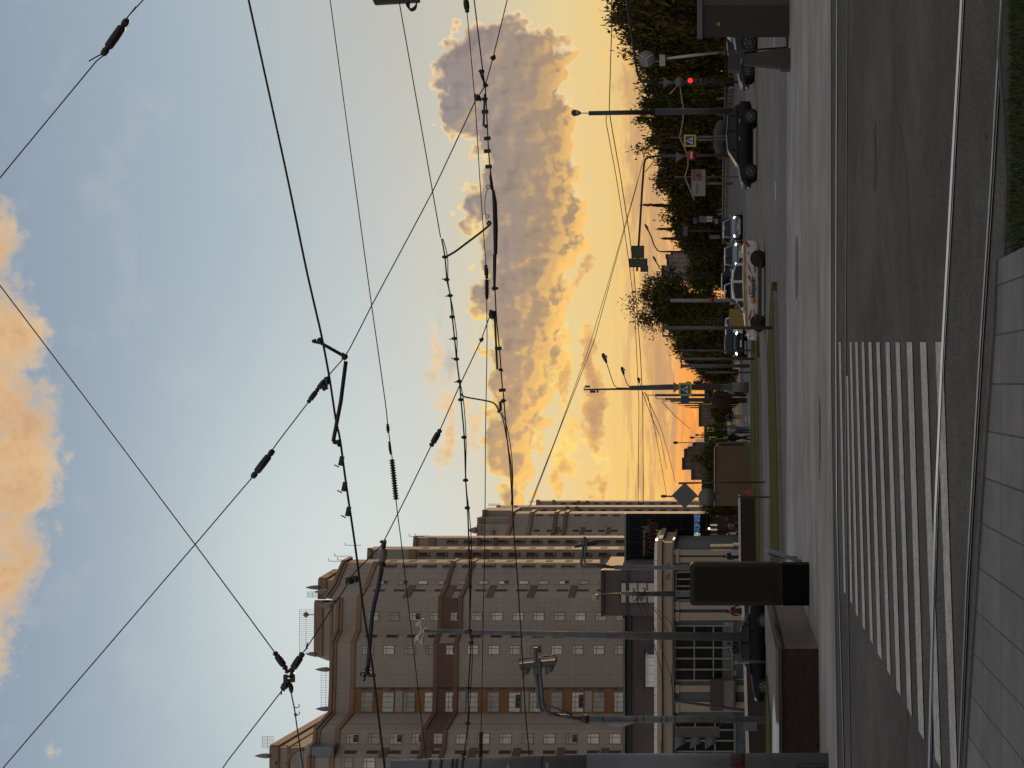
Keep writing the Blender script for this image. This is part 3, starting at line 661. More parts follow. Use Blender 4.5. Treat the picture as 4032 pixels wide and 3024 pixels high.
# ---------------------------------------------------------------- low buildings and walls on the left
bluew=M('grey_blue_plaster',(.105,.125,.135),.85,var=.18,scale=.7)
plinthm=M('patched_blue_plinth',(.075,.09,.105),.85,var=.35,scale=1.2)
whitemetal=gridmat('white_sheet_metal',(.78,.77,.78),(.22,.22,.23),.6,3,.02,.5,'XZ',.08,.5)
purple=M('purple_grey_cladding',(.090,.074,.074),.75,var=.06,scale=.3)
darkmetal=M('dark_metal_edge',(.035,.033,.038),.6)
gutter=M('grey_gutter',(.12,.13,.15),.6)
mull=M('grey_green_frame',(.20,.22,.21),.6)
inside=[M('dim_interior',(.010,.010,.010),.4,var=.8,scale=.5,spec=.12)]
def cream_building():
    Y=100.0; t=thing('restaurant_building','low cream building with grey blue bays and white metal roof edge under the tall tower','restaurant',(pl(2600,Y).x,Y,0))
    xl=pl(3500,Y).x; xr=pl(2215,Y).x; Z=lambda px: zz(px,Y)
    # rounded right corner
    rad=1.05; cx=xr-.0; corner=[(cx+rad*math.sin(a),Y+rad-rad*math.cos(a)) for a in [math.pi/2*k/8 for k in range(9)]]
    def lay(mat,z0,z1,out,name):
        b=MB(mat); poly=[(xl,Y-out)]+[(cx+(rad+out)*math.sin(a),Y+rad-(rad+out)*math.cos(a)) for a in [math.pi/2*k/8 for k in range(9)]]+[(cx+rad+out,Y+14),(xl,Y+14)]
        b.prism(poly,z0,z1); return b.wpart(t,name)
    b=MB(bluew); poly=[(xl,Y)]+corner+[(cx+rad,Y+13),(xl,Y+13)]; b.prism(poly,0,Z(2648)); b.wpart(t,'wall')
    lay(plinthm,0,Z(2888),.06,'plinth'); lay(gutter,Z(2655),Z(2647),.5,'cornice_edge'); lay(cream,Z(2647)+.002,Z(2612),.30,'frieze')
    lay(ledge,Z(2612)+.002,Z(2607),.38,'moulding'); lay(cream,Z(2607)+.002,Z(2589),.6,'cornice'); lay(whitemetal,Z(2589)+.002,Z(2577),.45,'roof_edge')
    # pilasters
    for y0,y1 in ((2165,2185),(2192,2213),(2368,2397),(2410,2440),(2697,2722),(2762,2800),(3010,3060)):
        b=MB(cream); p=pl(y0,Y);q=pl(y1,Y); b.box(((p.x+q.x)/2,Y-.08,(Z(2655)+.0)/2),(abs(p.x-q.x),.36,Z(2655)));
        b.box(((p.x+q.x)/2,Y-.13,Z(2668)),(abs(p.x-q.x)+.12,.44,.25)); b.wpart(t,'pilaster')
    def bay(y0,y1,x0,x1,nv,nh,panel=None):
        p=pl(y0,Y).x;q=pl(y1,Y).x; z0,z1=Z(x1),Z(x0); w=p-q; cxx=(p+q)/2
        b=MB(mull); 
        for k in range(nv+1): b.box((q+w*k/nv,Y-.07,(z0+z1)/2),(.11,.12,z1-z0))
        for k in range(nh+1): b.box((cxx,Y-.075,z0+(z1-z0)*k/nh),(w,.1,.09))
        o=b.wpart(t,'window_frame'); g=MB(inside[0]); g.box((cxx,Y-.01,(z0+z1)/2),(w,.05,z1-z0)); g.wpart(o,'pane')
        if panel:
            g=MB(bluew); g.box((cxx+w*.0,Y-.05,z0+(z1-z0)*.09),(w*.98,.04,(z1-z0)*.17)); g.wpart(o,'lower_panel')
    bay(2463,2678,2659,2884,5,3,1); bay(2252,2362,2662,2884,4,3); bay(2830,3000,2659,2894,4,3)
    b=MB(M('fresh_white_paint_patch',(.26,.27,.28),.8,var=.4,scale=2))
    for y0,y1,x0,x1 in ((2448,2460,2850,2888),(2600,2614,2893,2908),(2640,2660,2890,2899),(2672,2676,2888,2930)):
        p=pl(y0,Y).x;q=pl(y1,Y).x; b=MB(MATS['fresh_white_paint_patch']); b.box(((p+q)/2,Y-.09,(Z(x0)+Z(x1))/2),(p-q,.02,Z(x0)-Z(x1))); b.wpart(t,'paint_patch')
    # worn letters of the frieze (too worn to read): small separate strokes
    b=MB(ledge); rl=random.Random(2)
    for k,y in enumerate((2168,2176,2196,2206,2214,2222,2262,2270,2278)):
        x=pl(y,Y).x
        if x>cx: continue
        b.box((x,Y-.31,Z(2630)),(.06,.03,.32)); b.box((x+.1,Y-.31,Z(2630)+rl.choice((-.1,0,.12))),(.16,.03,.05))
    b.wpart(t,'worn_letters')
    # attic storey set back behind the cornice
    b=MB(purple); Ya=103.0; b.prism([(pl(3500,Ya).x,Ya),(pl(2236,Ya).x,Ya),(pl(2236,Ya).x,Ya+9),(pl(3500,Ya).x,Ya+9)],Z(2600),zz(2462,Ya)); b.wpart(t,'attic_wall')
    b=MB(gutter); b.box(((pl(3500,Ya).x+pl(2424,Ya).x)/2,Ya-.35,zz(2459,Ya)),(pl(2424,Ya).x-pl(3500,Ya).x,.7,.16)); b.wpart(t,'gutter')
    b=MB(darkmetal); b.box(((pl(3500,Ya).x+pl(2236,Ya).x)/2,Ya-.1,zz(2478,Ya)),(pl(2236,Ya).x-pl(3500,Ya).x,.3,.28)); b.wpart(t,'dark_band')
    Yb=102.2; b=MB(purple); b.prism([(pl(2424,Yb).x,Yb),(pl(2245,Yb).x,Yb),(pl(2245,Yb).x,Yb+8),(pl(2424,Yb).x,Yb+8)],Z(2600),zz(2371,Yb)); o=b.wpart(t,'roof_block')
    b=MB(darkmetal); b.box((pl(2334,Yb).x,Yb-.02,zz(2372,Yb)),(pl(2243,Yb).x-pl(2426,Yb).x,.4,.2)); b.box((pl(2334,Yb).x,Yb-.03,zz(2471,Yb)),(pl(2245,Yb).x-pl(2424,Yb).x,.1,.25)); b.wpart(o,'metal_edge')
    f=Face((pl(2375,Yb).x,Yb-.02),(pl(2293,Yb).x,Yb-.02)); z0,z1=zz(2592,Yb),zz(2444,Yb)
    b=MB(darkmetal)
    for k in range(3): f.slab(b,f.L*k/2-.04,f.L*k/2+.04,z0,z1,-.05,.09)
    for k in (0,.3,.55,.85,1): f.slab(b,0,f.L,z0+(z1-z0)*k-.04,z0+(z1-z0)*k+.04,-.05,.08)
    o2=b.wpart(t,'roof_block_window'); g=MB(M('sky_reflecting_pane',(.36,.37,.37),.12,var=.25,scale=.4,spec=.9)); f.slab(g,0,f.L,z0,z1,-.04,.03); g.wpart(o2,'pane')
    # little porch gable and white panels on the roof terrace
    Yg=101.2; b=MB(whitemetal); p=pl(2578,Yg).x;q=pl(2704,Yg).x
    b.prism([(q,Yg),(p,Yg),(p,Yg+1),(q,Yg+1)],Z(2590),zz(2540,Yg)); b.use(darkmetal)
    m=(p+q)/2; zt=zz(2508,Yg); zb=zz(2538,Yg)
    b.add([(q-.3,Yg-.3,zb),(m,Yg-.3,zt),(p+.3,Yg-.3,zb),(q-.3,Yg+1,zb),(m,Yg+1,zt),(p+.3,Yg+1,zb)],[(0,1,2),(3,5,4),(0,3,4,1),(1,4,5,2)]); b.wpart(t,'porch_gable')
    b=MB(M('blue_tarp',(.02,.035,.085),.7)); b.box((pl(2555,Yg).x,Yg-.1,zz(2565,Yg)),(.75,.1,.55)); b.wpart(t,'blue_board')
    return t
cream_building()
Yac=99.0; b=MB(M('meter_box',(.05,.04,.04),.7)); p=P(2830,2737,Yac)
t=thing('wall_cabinet','brown and grey utility cabinet hung on the cream building between two pilasters','utility cabinet',(p.x,Yac,zz(2904,Yac)))
b.box((p.x,Yac+.25,zz(2822,Yac)),(2.2,.5,.95)); b.wpart(t,'upper_box'); b=MB(M('meter_box_grey',(.16,.15,.16),.7)); b.box((p.x,Yac+.28,zz(2868,Yac)),(2.0,.44,.8)); b.wpart(t,'lower_box')
b=MB(darkmetal); b.box((p.x,Yac+.25,zz(2893,Yac)),(2.2,.5,.12)); b.wpart(t,'bottom_tray')
# ---- black glass pavilion with the restaurant sign
def pavilion():
    Y=108.0; t=thing('glass_pavilion','tall black glass pavilion with red and yellow restaurant sign and a lit row of glyphs','restaurant pavilion',(pl(2118,Y).x,Y,0))
    Z=lambda px: zz(px,Y); bm=gridmat('black_glass_grid',(.009,.010,.014),(.045,.046,.048),1.02,1.0,.022,.55,'XZ',.1,.3); bm.node_tree.nodes['Principled BSDF'].inputs['Specular IOR Level'].default_value=.1
    xl,xr=pl(2230,Y).x,pl(2023,Y).x
    b=MB(bm); b.prism([(xl,Y),(xr,Y),(pl(2030,Y+8).x,Y+8),(xl,Y+8)],Z(2791),Z(2463)); b.wpart(t,'glass_box')
    b=MB(M('pale_edge',(.2,.2,.19),.5)); b.box(((xl+xr)/2,Y-.03,Z(2462)),(xr-xl,.1,.14)); b.wpart(t,'top_edge')
    # entrance storey
    b=MB(M('brown_shopfront',(.05,.042,.036),.7,var=.3)); b.prism([(xl,Y+1),(xr-.3,Y+1),(pl(2034,Y+8).x,Y+8),(xl,Y+8)],0,Z(2791)-.002); b.wpart(t,'shopfront')
    for y,w in ((2072,.22),(2090,.2),(2112,.25),(2135,.2)):
        b=MB(M('lit_blind',(.5,.4,.3),.6,emit=(1,.72,.45),es=.28)); b.box((pl(y,Y).x,Y+.9,Z(2810)),(.12,.1,.55)); b.wpart(t,'lit_strip')
    for y,x0,x1,c in ((2080,2797,2822,(.11,.10,.085)),(2102,2797,2822,(.12,.1,.09)),(2124,2797,2834,(.13,.12,.11)),(2150,2797,2830,(.09,.085,.08))):
        b=MB(M('shopfront_panel_%d'%y,c,.6)); b.box((pl(y,Y).x,Y+.93,(Z(x0)+Z(x1))/2),(.34,.1,Z(x0)-Z(x1))); b.wpart(t,'entrance_panel')
    b=MB(M('dark_red_door',(.05,.008,.008),.6)); b.box((pl(2112,Y).x,Y+.9,Z(2856)),(.75,.1,.9)); b.wpart(t,'red_door')
    for y,c in ((2081,(1,.95,.85)),(2123,(1,.95,.85)),(2146,(.9,.4,.4))):
        b=MB(M('bulb_%d'%y,(.8,.8,.8),.4,emit=c,es=3)); b.ball((pl(y,Y).x,Y-.1,Z(2792)),.085); b.wpart(t,'entrance_lamp')
    b=MB(M('red_neon',(.3,.02,.02),.4,emit=(1,.18,.15),es=.8)); b.ball((pl(2111,Y).x,Y+.8,Z(2863)),.09,sc_=(1.2,1,.7)); b.wpart(t,'red_neon')
    # sign
    yel=M('sign_yellow',(.36,.28,.05),.6); red=M('sign_red',(.085,.012,.016),.6); gry=M('sign_grey',(.10,.10,.11),.6)
    rot=(R(90),0,0); k=1/ (F/Y)
    text(t,'sign_lettering','ЯПОНСКОЕ КАФЕ',.235,yel,Vector((pl(2189,Y).x,Y-.06,Z(2541)))-t.location,rot,bold=.006,sx=1)
    text(t,'sign_lettering','ТАНУКИ',.70,red,Vector((pl(2187,Y).x,Y-.06,Z(2574)))-t.location,rot,bold=.02)
    text(t,'sign_lettering','БАР',.52,red,Vector((pl(2106,Y).x,Y-.06,Z(2594)))-t.location,rot,bold=.02)
    b=MB(yel)
    for rr in (.30,.55,.80):
        c0=pl(2130,Y); pts=[(c0.x+rr*1.05*math.cos(a),Y-.05,Z(2583)-rr*.72*math.sin(a)) for a in [math.pi*j/14 for j in range(15)]]; b.tube(pts,.075,6)
    b.wpart(t,'yellow_arcs')
    b=MB(gry); q=lambda x,y: Vector((pl(y,Y).x,Y-.05,Z(x)))
    b.plate([q(2560,2068),q(2522,2074),q(2540,2080),q(2545,2088),q(2533,2096),q(2560,2099)],(0,-1,0),.04); b.wpart(t,'mountain_mark')
    neon=M('neon_blue',(.1,.16,.3),.5,emit=(.18,.36,.75),es=.34); neonw=M('neon_white',(.5,.6,.55),.5,emit=(.75,.95,.85),es=.45)
    for ch,y,mm in (('寿',2120,neonw),('司',2096,neon),('料',2072,neon),('理',2050,neon)):
        text(t,'neon_glyph',ch,.52,mm,Vector((pl(y,Y).x,Y-.05,Z(2755)))-t.location,rot,bold=.004)
    b=MB(M('poster_pale',(.30,.24,.21),.6,var=.6,scale=6)); b.box((pl(2222,Y).x,Y-.4,Z(2490)),(.6,.1,2.4)); b.wpart(t,'side_poster')
    return t
pavilion()
# ---- flank glass stair tower behind the pole (pale grid)
Ys=112.0; b=MB(gridmat('pale_glazed_grid',(.19,.17,.165),(.07,.065,.065),.5,.42,.05,.2,'XZ',.5,2.0)); b.prism([(pl(2243,Ys).x,Ys),(pl(2197,Ys).x,Ys),(pl(2200,Ys+3).x,Ys+3),(pl(2243,Ys).x,Ys+3)],0,zz(2362,Ys)); b.solo('stair_tower','narrow pale glazed stair shaft between the black pavilion and the purple grey roof block','stair tower')
# ---- underpass pavilion (brown boarded box), parapets, planter
t=thing('underpass_pavilion','brown boarded box with a lower step and pale top edge beside the walking people','pavilion',(pl(1860,80).x,80,0))
brown=gridmat('brown_boarding',(.105,.066,.034),(.075,.046,.024),1.4,.75,.01,.6,'XZ',.12,.4)
Y=80.0; b=MB(brown); b.prism([(pl(1992,Y).x,Y),(pl(1758,Y).x,Y),(pl(1758,Y).x,Y+5),(pl(1992,Y).x,Y+5)],0,zz(2815,Y)); b.wpart(t,'boarded_wall')
b=MB(M('pale_coping',(.36,.32,.28),.6)); b.box((pl(1875,Y).x,Y-.03,zz(2813,Y)),(pl(1758,Y).x-pl(1992,Y).x,.16,.06)); b.wpart(t,'top_edge')
b=MB(M('dark_brown_trim',(.06,.036,.022),.7)); b.box((pl(1753,Y).x,Y+1.2,zz(2880,Y)),(.18,1.2,1.45)); b.wpart(t,'side_board')  # darker brown board at the right side of the box
def parapet(a,za,c,zc,label,capw=.36,th=.4,cap=M('pale_granite_cap',(.55,.50,.46),.4,var=.12,scale=3),body=granite,zc0=0,name='granite_parapet'):
    a=Vector((a[0],a[1],0)); c=Vector((c[0],c[1],0)); f=Face(a,c); m=(a+c)/2
    t=thing(name,label,'parapet wall',(m.x,m.y,0))
    b=MB(body); vs=[f.pt(u,z,o) for k in(0,1) for o in(-th,0) for u,z in((0,za if k else 0),(f.L,zc if k else 0))]; b.hexa(vs); b.wpart(t,'wall_face')
    b=MB(cap); vs=[f.pt(u,z+(.10 if k else .002),o) for k in(0,1) for o in(-th-.04,.05) for u,z in((-.02,za),(f.L+.02,zc))]; b.hexa(vs); b.wpart(t,'coping'); return t
parapet((pl(3200,46.0).x,46.0),.78,(pl(2290,63.5).x,63.5),.78,'long brown granite parapet with bright coping behind the parked dark sedan')
parapet((pl(2225,66).x,66.0),.86,(pl(1952,69).x,69.0),.86,'dark brown granite parapet with pale coping right of the black display stand')
b=MB(M('white_stone_top',(.80,.80,.79),.3,var=.18,scale=1.5,spec=.7))
t=thing('granite_planter','big polished brown granite planter wall with a white stained stone top at the crossing corner','planter',(-6.5,26,0))
Yn=24.9; Yf=29.8; xr=pl(2556,Yn).x; zt=.70
g=MB(granite); g.prism([(-14,23.2),(xr,Yn),(xr+.02,32),(-14,32)],0,zt-.04); g.wpart(t,'granite_block')
g=MB(gridmat('pale_granite_side',(.105,.09,.078),(.05,.042,.036),.8,.6,.006,.35,'YZ',.35,1.5)); g.box((xr+.012,(Yn+32)/2,(zt-.1)/2),(.02,32-Yn-.02,zt-.1)); g.wpart(t,'side_slab')  # side face in a paler granite tone than the front, with joints
g=MB(darkmetal); g.prism([(-14,23.15),(xr+.05,Yn-.05),(xr+.06,32.05),(-14,32.05)],zt-.04,zt+.02); g.wpart(t,'dark_edge')
g=MB(MATS['white_stone_top']); g.prism([(-14,23.25),(-6.0,Yn-.32),(-5.75,Yn+1.0),(-6.3,Yn+1.5),(-14,26.3)],zt+.021,zt+.07); g.wpart(t,'white_slab')
g=MB(M('brown_stone_top',(.14,.11,.095),.25,var=.3,scale=1,spec=.7)); g.prism([(-5.95,Yn-.28),(xr-.0,Yn+.0),(xr,31.6),(-5.7,30.9),(-6.2,Yn+1.6),(-5.7,Yn+1.0)],zt+.021,zt+.07); g.wpart(t,'brown_slab')
g=MB(grassm); g.prism([(-14,28.4),(-6.9,28.6),(-6.5,31.2),(-14,31.6)],zt+.02,zt+.05); g.wpart(t,'planter_grass')
# ---- far buildings beyond the trees
fb=gridmat('far_block_tiles',(.27,.225,.20),(.19,.155,.14),1.8,3.0,.5,.9,'XZ',.08,.02)
fb2=gridmat('far_brick_block',(.17,.125,.105),(.12,.09,.076),1.7,2.8,.45,.9,'XZ',.08,.02)
def farblk(segs,Y,label,mat,name='apartment_block'):
    m=(segs[0][0]+segs[-1][1])/2; t=thing(name,label,'apartment block',(pl(m,Y).x,Y,0))
    for y0,y1,px in segs:
        b=MB(mat); p=pl(y0,Y);q=pl(y1,Y); b.prism([(p.x,Y),(q.x,Y),(q.x,Y+25),(p.x,Y+25)],0,zz(px,Y)); b.use(darkmetal); b.box(((p.x+q.x)/2,Y-.1,zz(px,Y)+.35),(abs(p.x-q.x),.6,.7)); b.wpart(t,'wall')
    return t
farblk([(1000,990,2648),(1020,1000,2628),(1045,1020,2632),(1090,1045,2612)],520,'pale grey high rise far behind the trees, left of the tall curved lamp',fb)
farblk([(1680,1590,2757),(1590,1560,2790)],620,'distant brown slab block under the orange sky right of the row of poles',fb2)
farblk([(1757,1740,2736),(1765,1757,2718),(1800,1765,2702),(1850,1800,2694),(1890,1850,2730),(1930,1890,2772)],430,'dark stepped apartment block beyond the brown boarded pavilion',fb2)
b=MB(M('blue_hoarding',(.05,.055,.085),.8)); b.box((pl(1725,260).x,260,zz(2780,260)/2),(4.5,1,zz(2765,260))); b.solo('billboard','small far blue grey hoarding above the walking people','billboard')
# ---------------------------------------------------------------- poles, signals, signs
def polemesh(b,a,c,r0,r1,n=14): b.tube([a,a.lerp(c,.5),c],[r0,(r0+r1)/2,r1],n)
def gz(p): return Vector((p.x,p.y,0))
def ycenter(px,py,Y): return P(px,py,Y)
# big catenary pole at the left edge
Y=22.6; t=thing('catenary_pole','thick grey steel catenary pole at the bottom edge with a red scribble sticker','catenary pole',gz(P(3258,3003,Y)))
mid=P(2314,3006,Y)
pm_=M('worn_grey_pole_paint',(.115,.125,.14),.5,.1,var=.32,scale=2.2,streak=(1,1,.35))
b=MB(pm_); b.tube([Vector((t.location.x,Y,0)),mid],.155,20); b.wpart(t,'lower_tube')
b=MB(pm_); b.tube([mid+Vector((0,0,-.02)),P(1541,3017,Y)],[.137,.095],18); b.wpart(t,'upper_tube')
for px in (1700,1745,1790,1806,1830,1900,2140,2318):
    r_=.103+.04*(px-1541)/770; c=P(px,3017-11*(px-1541)/770,Y); b=MB(dsteel); b.tube([c,c+Vector((0,0,.04))],r_,16); b.wpart(t,'clamp_band')
b=MB(M('brown_sticker',(.035,.03,.03),.8)); c=Vector((t.location.x,Y,zz(2905,Y))); b.tube([c-Vector((0,0,.115)),c+Vector((0,0,.115))],.1575,20); b.wpart(t,'sticker_ground')
b=MB(M('red_scribble',(.16,.018,.022),.8)); 
for off in (0,.035,-.03):
    pts=[]
    for k in range(22):
        u=-.8+1.6*k/21; zc=c.z+.07*math.sin(k*.62+off*20)+off+.02; pts.append((t.location.x+.158*math.sin(u),Y-.158*math.cos(u)-.003,zc))
    b.tube(pts,.008,4)
b.wpart(t,'red_scribble')
b=MB(dsteel); c=Vector((t.location.x,Y,zz(3195,Y)))
pts=[(t.location.x+.155*math.sin(x),Y-.155*math.cos(x)-.006,c.z+z) for x,z in ((-.35,.2),(-.1,.23),(.15,.2),(.2,.0),(.2,-.18),(0,-.23),(-.3,-.2),(-.38,0))]; b.tube(pts,.012,5,closed=True); b.wpart(t,'hatch_cover')
b=MB(M('bare_paint_patch',(.22,.23,.25),.7,var=.3,scale=10))
for px,py in ((2008,3012),(2160,3008)): c=P(px,py,Y); b.ball((c.x,Y-.128,c.z),.06,sc_=(1.1,.25,.5))
b.wpart(t,'worn_paint_spots')
# traffic signal on its mast at left
Y=34.0; t=thing('signal_mast','grey signal mast with bent arm, hanging three lamp head and a second head low down','traffic light',gz(P(3023,2834,Y)))
base=gz(P(3023,2834,Y)); b=MB(steel); b.tube([base,P(2318,2832,Y)],.083,14); b.wpart(t,'post')
b=MB(dsteel); b.tube([P(2318,2832,Y),P(2288,2831,Y)],.1,14); b.wpart(t,'collar')
b=MB(steel); b.tube([P(2290,2830,Y),P(2210,2820,Y),P(2160,2812,Y),P(2134,2800,Y),P(2124,2780,Y),P(2119,2740,Y),P(2112,2640,Y),P(2108,2550,Y)],.048,10); b.tube([P(2200,2818,Y-.1),P(2150,2803,Y-.1),P(2138,2780,Y-.1),P(2132,2700,Y-.1),P(2122,2590,Y-.1)],.04,8); b.wpart(t,'arm')
b=MB(steel); b.tube([P(2138,2768,Y),P(2253,2815,Y)],.028,8); b.wpart(t,'strut')
headm=M('grey_signal_housing',(.075,.08,.08),.5,var=.2,scale=4)
def signal_head(t,a,c,side,vis=1,w=.16):
    """a,c: the two ends of the housing axis; side: direction of the visors"""
    ax=(c-a).normalized(); side=Vector(side).normalized(); oth=ax.cross(side); L_=(c-a).length
    b=MB(headm); h=[a+ax*k*L_+side*s_*w+oth*o*w for k in(0,1) for o in(-1,1) for s_ in(-1,1)]; b.hexa(h); o=b.wpart(t,'signal_head')
    for k in range(3):
        m=a+ax*L_*(k+.5)/3+side*w; b=MB(headm); r=L_/6*.92
        q=[m+side*.0]
        vs=[];fs=[];n=10
        for j in range(n+1):
            an=math.pi*1.35*(j/n)-math.pi*.175
            d=(-ax if vis>0 else ax)*math.sin(an)*r+oth*math.cos(an)*r
            vs+= [m+d,m+d+side*(r*1.75*(.55+.45*math.sin(max(0,min(math.pi,an)))))]
        for j in range(n): fs+= [(2*j,2*j+2,2*j+3,2*j+1)]
        b.add(vs,fs); b.use(glass_d); b.lathe(m,side,[(0,r*.9),(.02,r*.86)],14); b.wpart(o,'visor')
signal_head(t,P(2047,2623,Y),P(2188,2608,Y),(-1,0,-.1),vis=1,w=.07)
b=MB(dsteel); b.tube([P(2041,2606,Y),P(2044,2596,Y),P(2186,2580,Y),P(2192,2590,Y),P(2190,2606,Y)],.018,6); b.wpart(t,'hanger_bracket')
signal_head(t,P(2657,2882,Y),P(2833,2882,Y),(-1,-.15,0),vis=1,w=.115)
b=MB(dsteel); b.tube([P(2825,2865,Y),P(2838,2858,Y),P(2835,2845,Y)],.02,6); b.tube([P(2675,2862,Y),P(2675,2845,Y)],.02,6); b.wpart(t,'head_bracket')
b=MB(dsteel); 
for px in (2376,2508,2535,2606,2628,2660,2830,2900,2920): c=P(px,2833,Y); b.tube([c,c+Vector((0,0,.02))],.092,12)
b.wpart(t,'straps')
b=MB(M('sign_back_grey',(.24,.25,.28),.5,.3,var=.1)); b.plate([P(2372,2843,Y-.1),P(2508,2843,Y-.1),P(2440,2867,Y-.45)],(-.4,-1,0),.02); b.wpart(t,'edge_on_sign')
b=MB(M('small_grey_box',(.10,.11,.125),.6)); c=P(2954,2857,Y); b.box(c,(.22,.18,.32)); b.wpart(t,'control_box')
# camera mast
Y=50.0; base=gz(P(3014,2508,Y)); t=thing('camera_mast','tall slim grey mast with white camera cluster on top, rising from behind the planter','camera mast',base)
b=MB(steel); b.tube([base,P(2400,2502,Y),P(1668,2484,Y)],[.165,.125,.055],14); b.wpart(t,'mast')
b=MB(M('dark_collar',(.05,.055,.06),.6)); b.tube([base,base+Vector((0,0,.45))],.19,14); b.tube([P(1830,2488,Y),P(1855,2488,Y)],.085,10); b.wpart(t,'collars')
wcam=M('white_camera',(.5,.5,.52),.4)
b=MB(wcam); c=P(1660,2482,Y); b.tube([c,P(1652,2510,Y)],.05,8); b.tube([P(1636,2508,Y),P(1655,2512,Y)],[.06,.14],10); b.ball(P(1662,2520,Y),.10,sc_=(1.6,1,.8)); b.wpart(t,'camera_dome')
b=MB(wcam); b.tube([P(1662,2482,Y),P(1655,2462,Y)],.035,8); b.tube([P(1640,2462,Y),P(1668,2438,Y)],[.06,.045],8); b.wpart(t,'bullet_camera')
b=MB(wcam); 
for q in (P(1676,2498,Y),P(1680,2474,Y),P(1635,2526,Y)): b.tube([c,q],.03,6)
b.wpart(t,'prongs')
# signal mast behind the display stand with bent arm
Y=46.0; base=gz(P(3050,2236,Y)); t=thing('street_mast','grey mast with a double bent arm reaching right, standing behind the black display stand','mast',base)
b=MB(steel); b.tube([base,P(2420,2234,Y)],.072,12); b.wpart(t,'post')
b=MB(steel); b.tube([P(2425,2234,Y),P(2330,2229,Y),P(2300,2232,Y),P(2291,2230,Y),P(2288,2216,Y),P(2303,2112,Y)],.045,10); b.tube([P(2400,2229,Y-.1),P(2312,2222,Y-.1),P(2300,2212,Y-.1),P(2312,2118,Y-.1)],.035,8); b.wpart(t,'arm')
b=MB(dsteel); b.plate([P(2260,2157,Y),P(2266,2147,Y),P(2355,2122,Y),P(2362,2128,Y),P(2352,2144,Y)],(0,-1,0),.08); b.tube([P(2262,2155,Y-.05),P(2350,2142,Y-.05)],.03,6); b.wpart(t,'edge_on_signal')
# street lamp with tangle of wires
Y=85.0; base=gz(P(2958,2337,Y)); t=thing('street_lamp','grey lamp post with one pale globe and tangled wires before the roof window','street lamp',base)
b=MB(steel); b.tube([base,P(2660,2338,Y)],.19,12); b.tube([P(2660,2338,Y),P(2470,2337,Y),P(2449,2337,Y)],[.17,.15,.03],12); b.wpart(t,'post')
b=MB(dsteel); b.tube([P(2455,2337,Y),P(2400,2338,Y),P(2370,2341,Y),P(2352,2348,Y)],.035,6); b.wpart(t,'arm')
b=MB(M('lamp_globe',(.34,.32,.31),.4)); b.ball(P(2346,2352,Y),.2,12,8,(1,1,1.1)); b.wpart(t,'lamp_shade')
# wires tangled there belong to the overhead net
rt=random.Random(9); b=MB(wirem)
for k in range(9):
    a=P(2500+rt.uniform(-18,40),2338+rt.uniform(-25,-6),Y-.4); c=P(2500+rt.uniform(-18,45),2338+rt.uniform(8,34),Y-.4); m=a.lerp(c,.5)+Vector((0,rt.uniform(-.3,.3),-rt.uniform(0,.5)))
    b.tube([a,a.lerp(m,.6)+Vector((0,0,-.1)),m,m.lerp(c,.5)+Vector((0,0,-.05)),c],.022,4)
for (x0,y0,x1,y1) in ((2520,2350,2650,2560),(2540,2352,2640,2700),(2505,2356,2600,2990),(2522,2356,2650,3000)):
    a=P(x0,y0,Y-.4); c=P(x1,y1,Y-4); m=a.lerp(c,.5)+Vector((0,0,-.9)); b.tube([a,a.lerp(m,.5)+Vector((0,0,-.15)),m,m.lerp(c,.5)+Vector((0,0,-.1)),c],.02,4)
b.solo('cable_tangle','tangled black cables hung round the lamp post and drooping left over the cream roof','cables')
# leaning pole and small bollard
b=MB(dsteel); Yl=60.0; b.tube([Vector((P(2937,2800,Yl).x,Yl,0)),P(2937,2797,Yl),P(2760,2774,Yl),P(2655,2760,Yl)],[.07,.07,.06,.05],8); b.solo('leaning_pole','thin dark pole leaning left in front of the cream building','pole')
Yb=44.0; base=gz(P(3030,2607,Yb)); t=thing('sign_post','short dark post with small pale plate in front of the parked dark sedan','sign post',base)
b=MB(dsteel); b.tube([base,P(2912,2604,Yb)],.04,8); b.wpart(t,'post'); b=MB(M('pale_plate',(.22,.22,.22),.6)); b.box(P(2930,2610,Yb-.06),(.05,.02,.3)); b.wpart(t,'plate')
# display stand (unlit poster box)
Y=27.7; base=gz(P(3187,2296,Y)); t=thing('display_stand','large black unlit poster stand with rounded top on a black plinth','advertising stand',base)
def rr(x0,x1,z0,z1,r,Yy,n=6):
    pts=[]
    for cx_,cz,a0 in ((x1-r,z1-r,0),(x0+r,z1-r,90),(x0+r,z0+r,180),(x1-r,z0+r,270)):
        for k in range(n+1): a=R(a0+90*k/n); pts.append(Vector((cx_+r*math.cos(a),Yy,cz+r*math.sin(a))))
    return pts
X0,X1=P(0,2381,Y).x,P(0,2215,Y).x
fr=M('black_gloss_frame',(.006,.006,.006),.25,spec=.4)
b=MB(fr); b.plate(rr(X0,X1,zz(3083,Y),zz(2717,Y),.075,Y-.1)[::-1],(0,-1,0),.28); b.wpart(t,'frame')
b=MB(M('poster_glass',(.013,.0098,.0075),.6,var=.25,scale=1,spec=.2)); b.plate(rr(X0+.075,X1-.075,zz(3060,Y),zz(2733,Y),.03,Y-.106)[::-1],(0,-1,0),.01); b.wpart(t,'poster_panel')
b=MB(M('black_plinth',(.005,.005,.005),.8,spec=.1)); b.box(((X0+X1)/2,Y+.0,zz(3080,Y)/2),(X1-X0-.02,.36,zz(3080,Y)-.012)); b.wpart(t,'plinth')
b=MB(steel); b.box(((X0+X1)/2,Y+.02,zz(3081,Y)),(X1-X0-.1,.2,.02)); b.wpart(t,'seam')
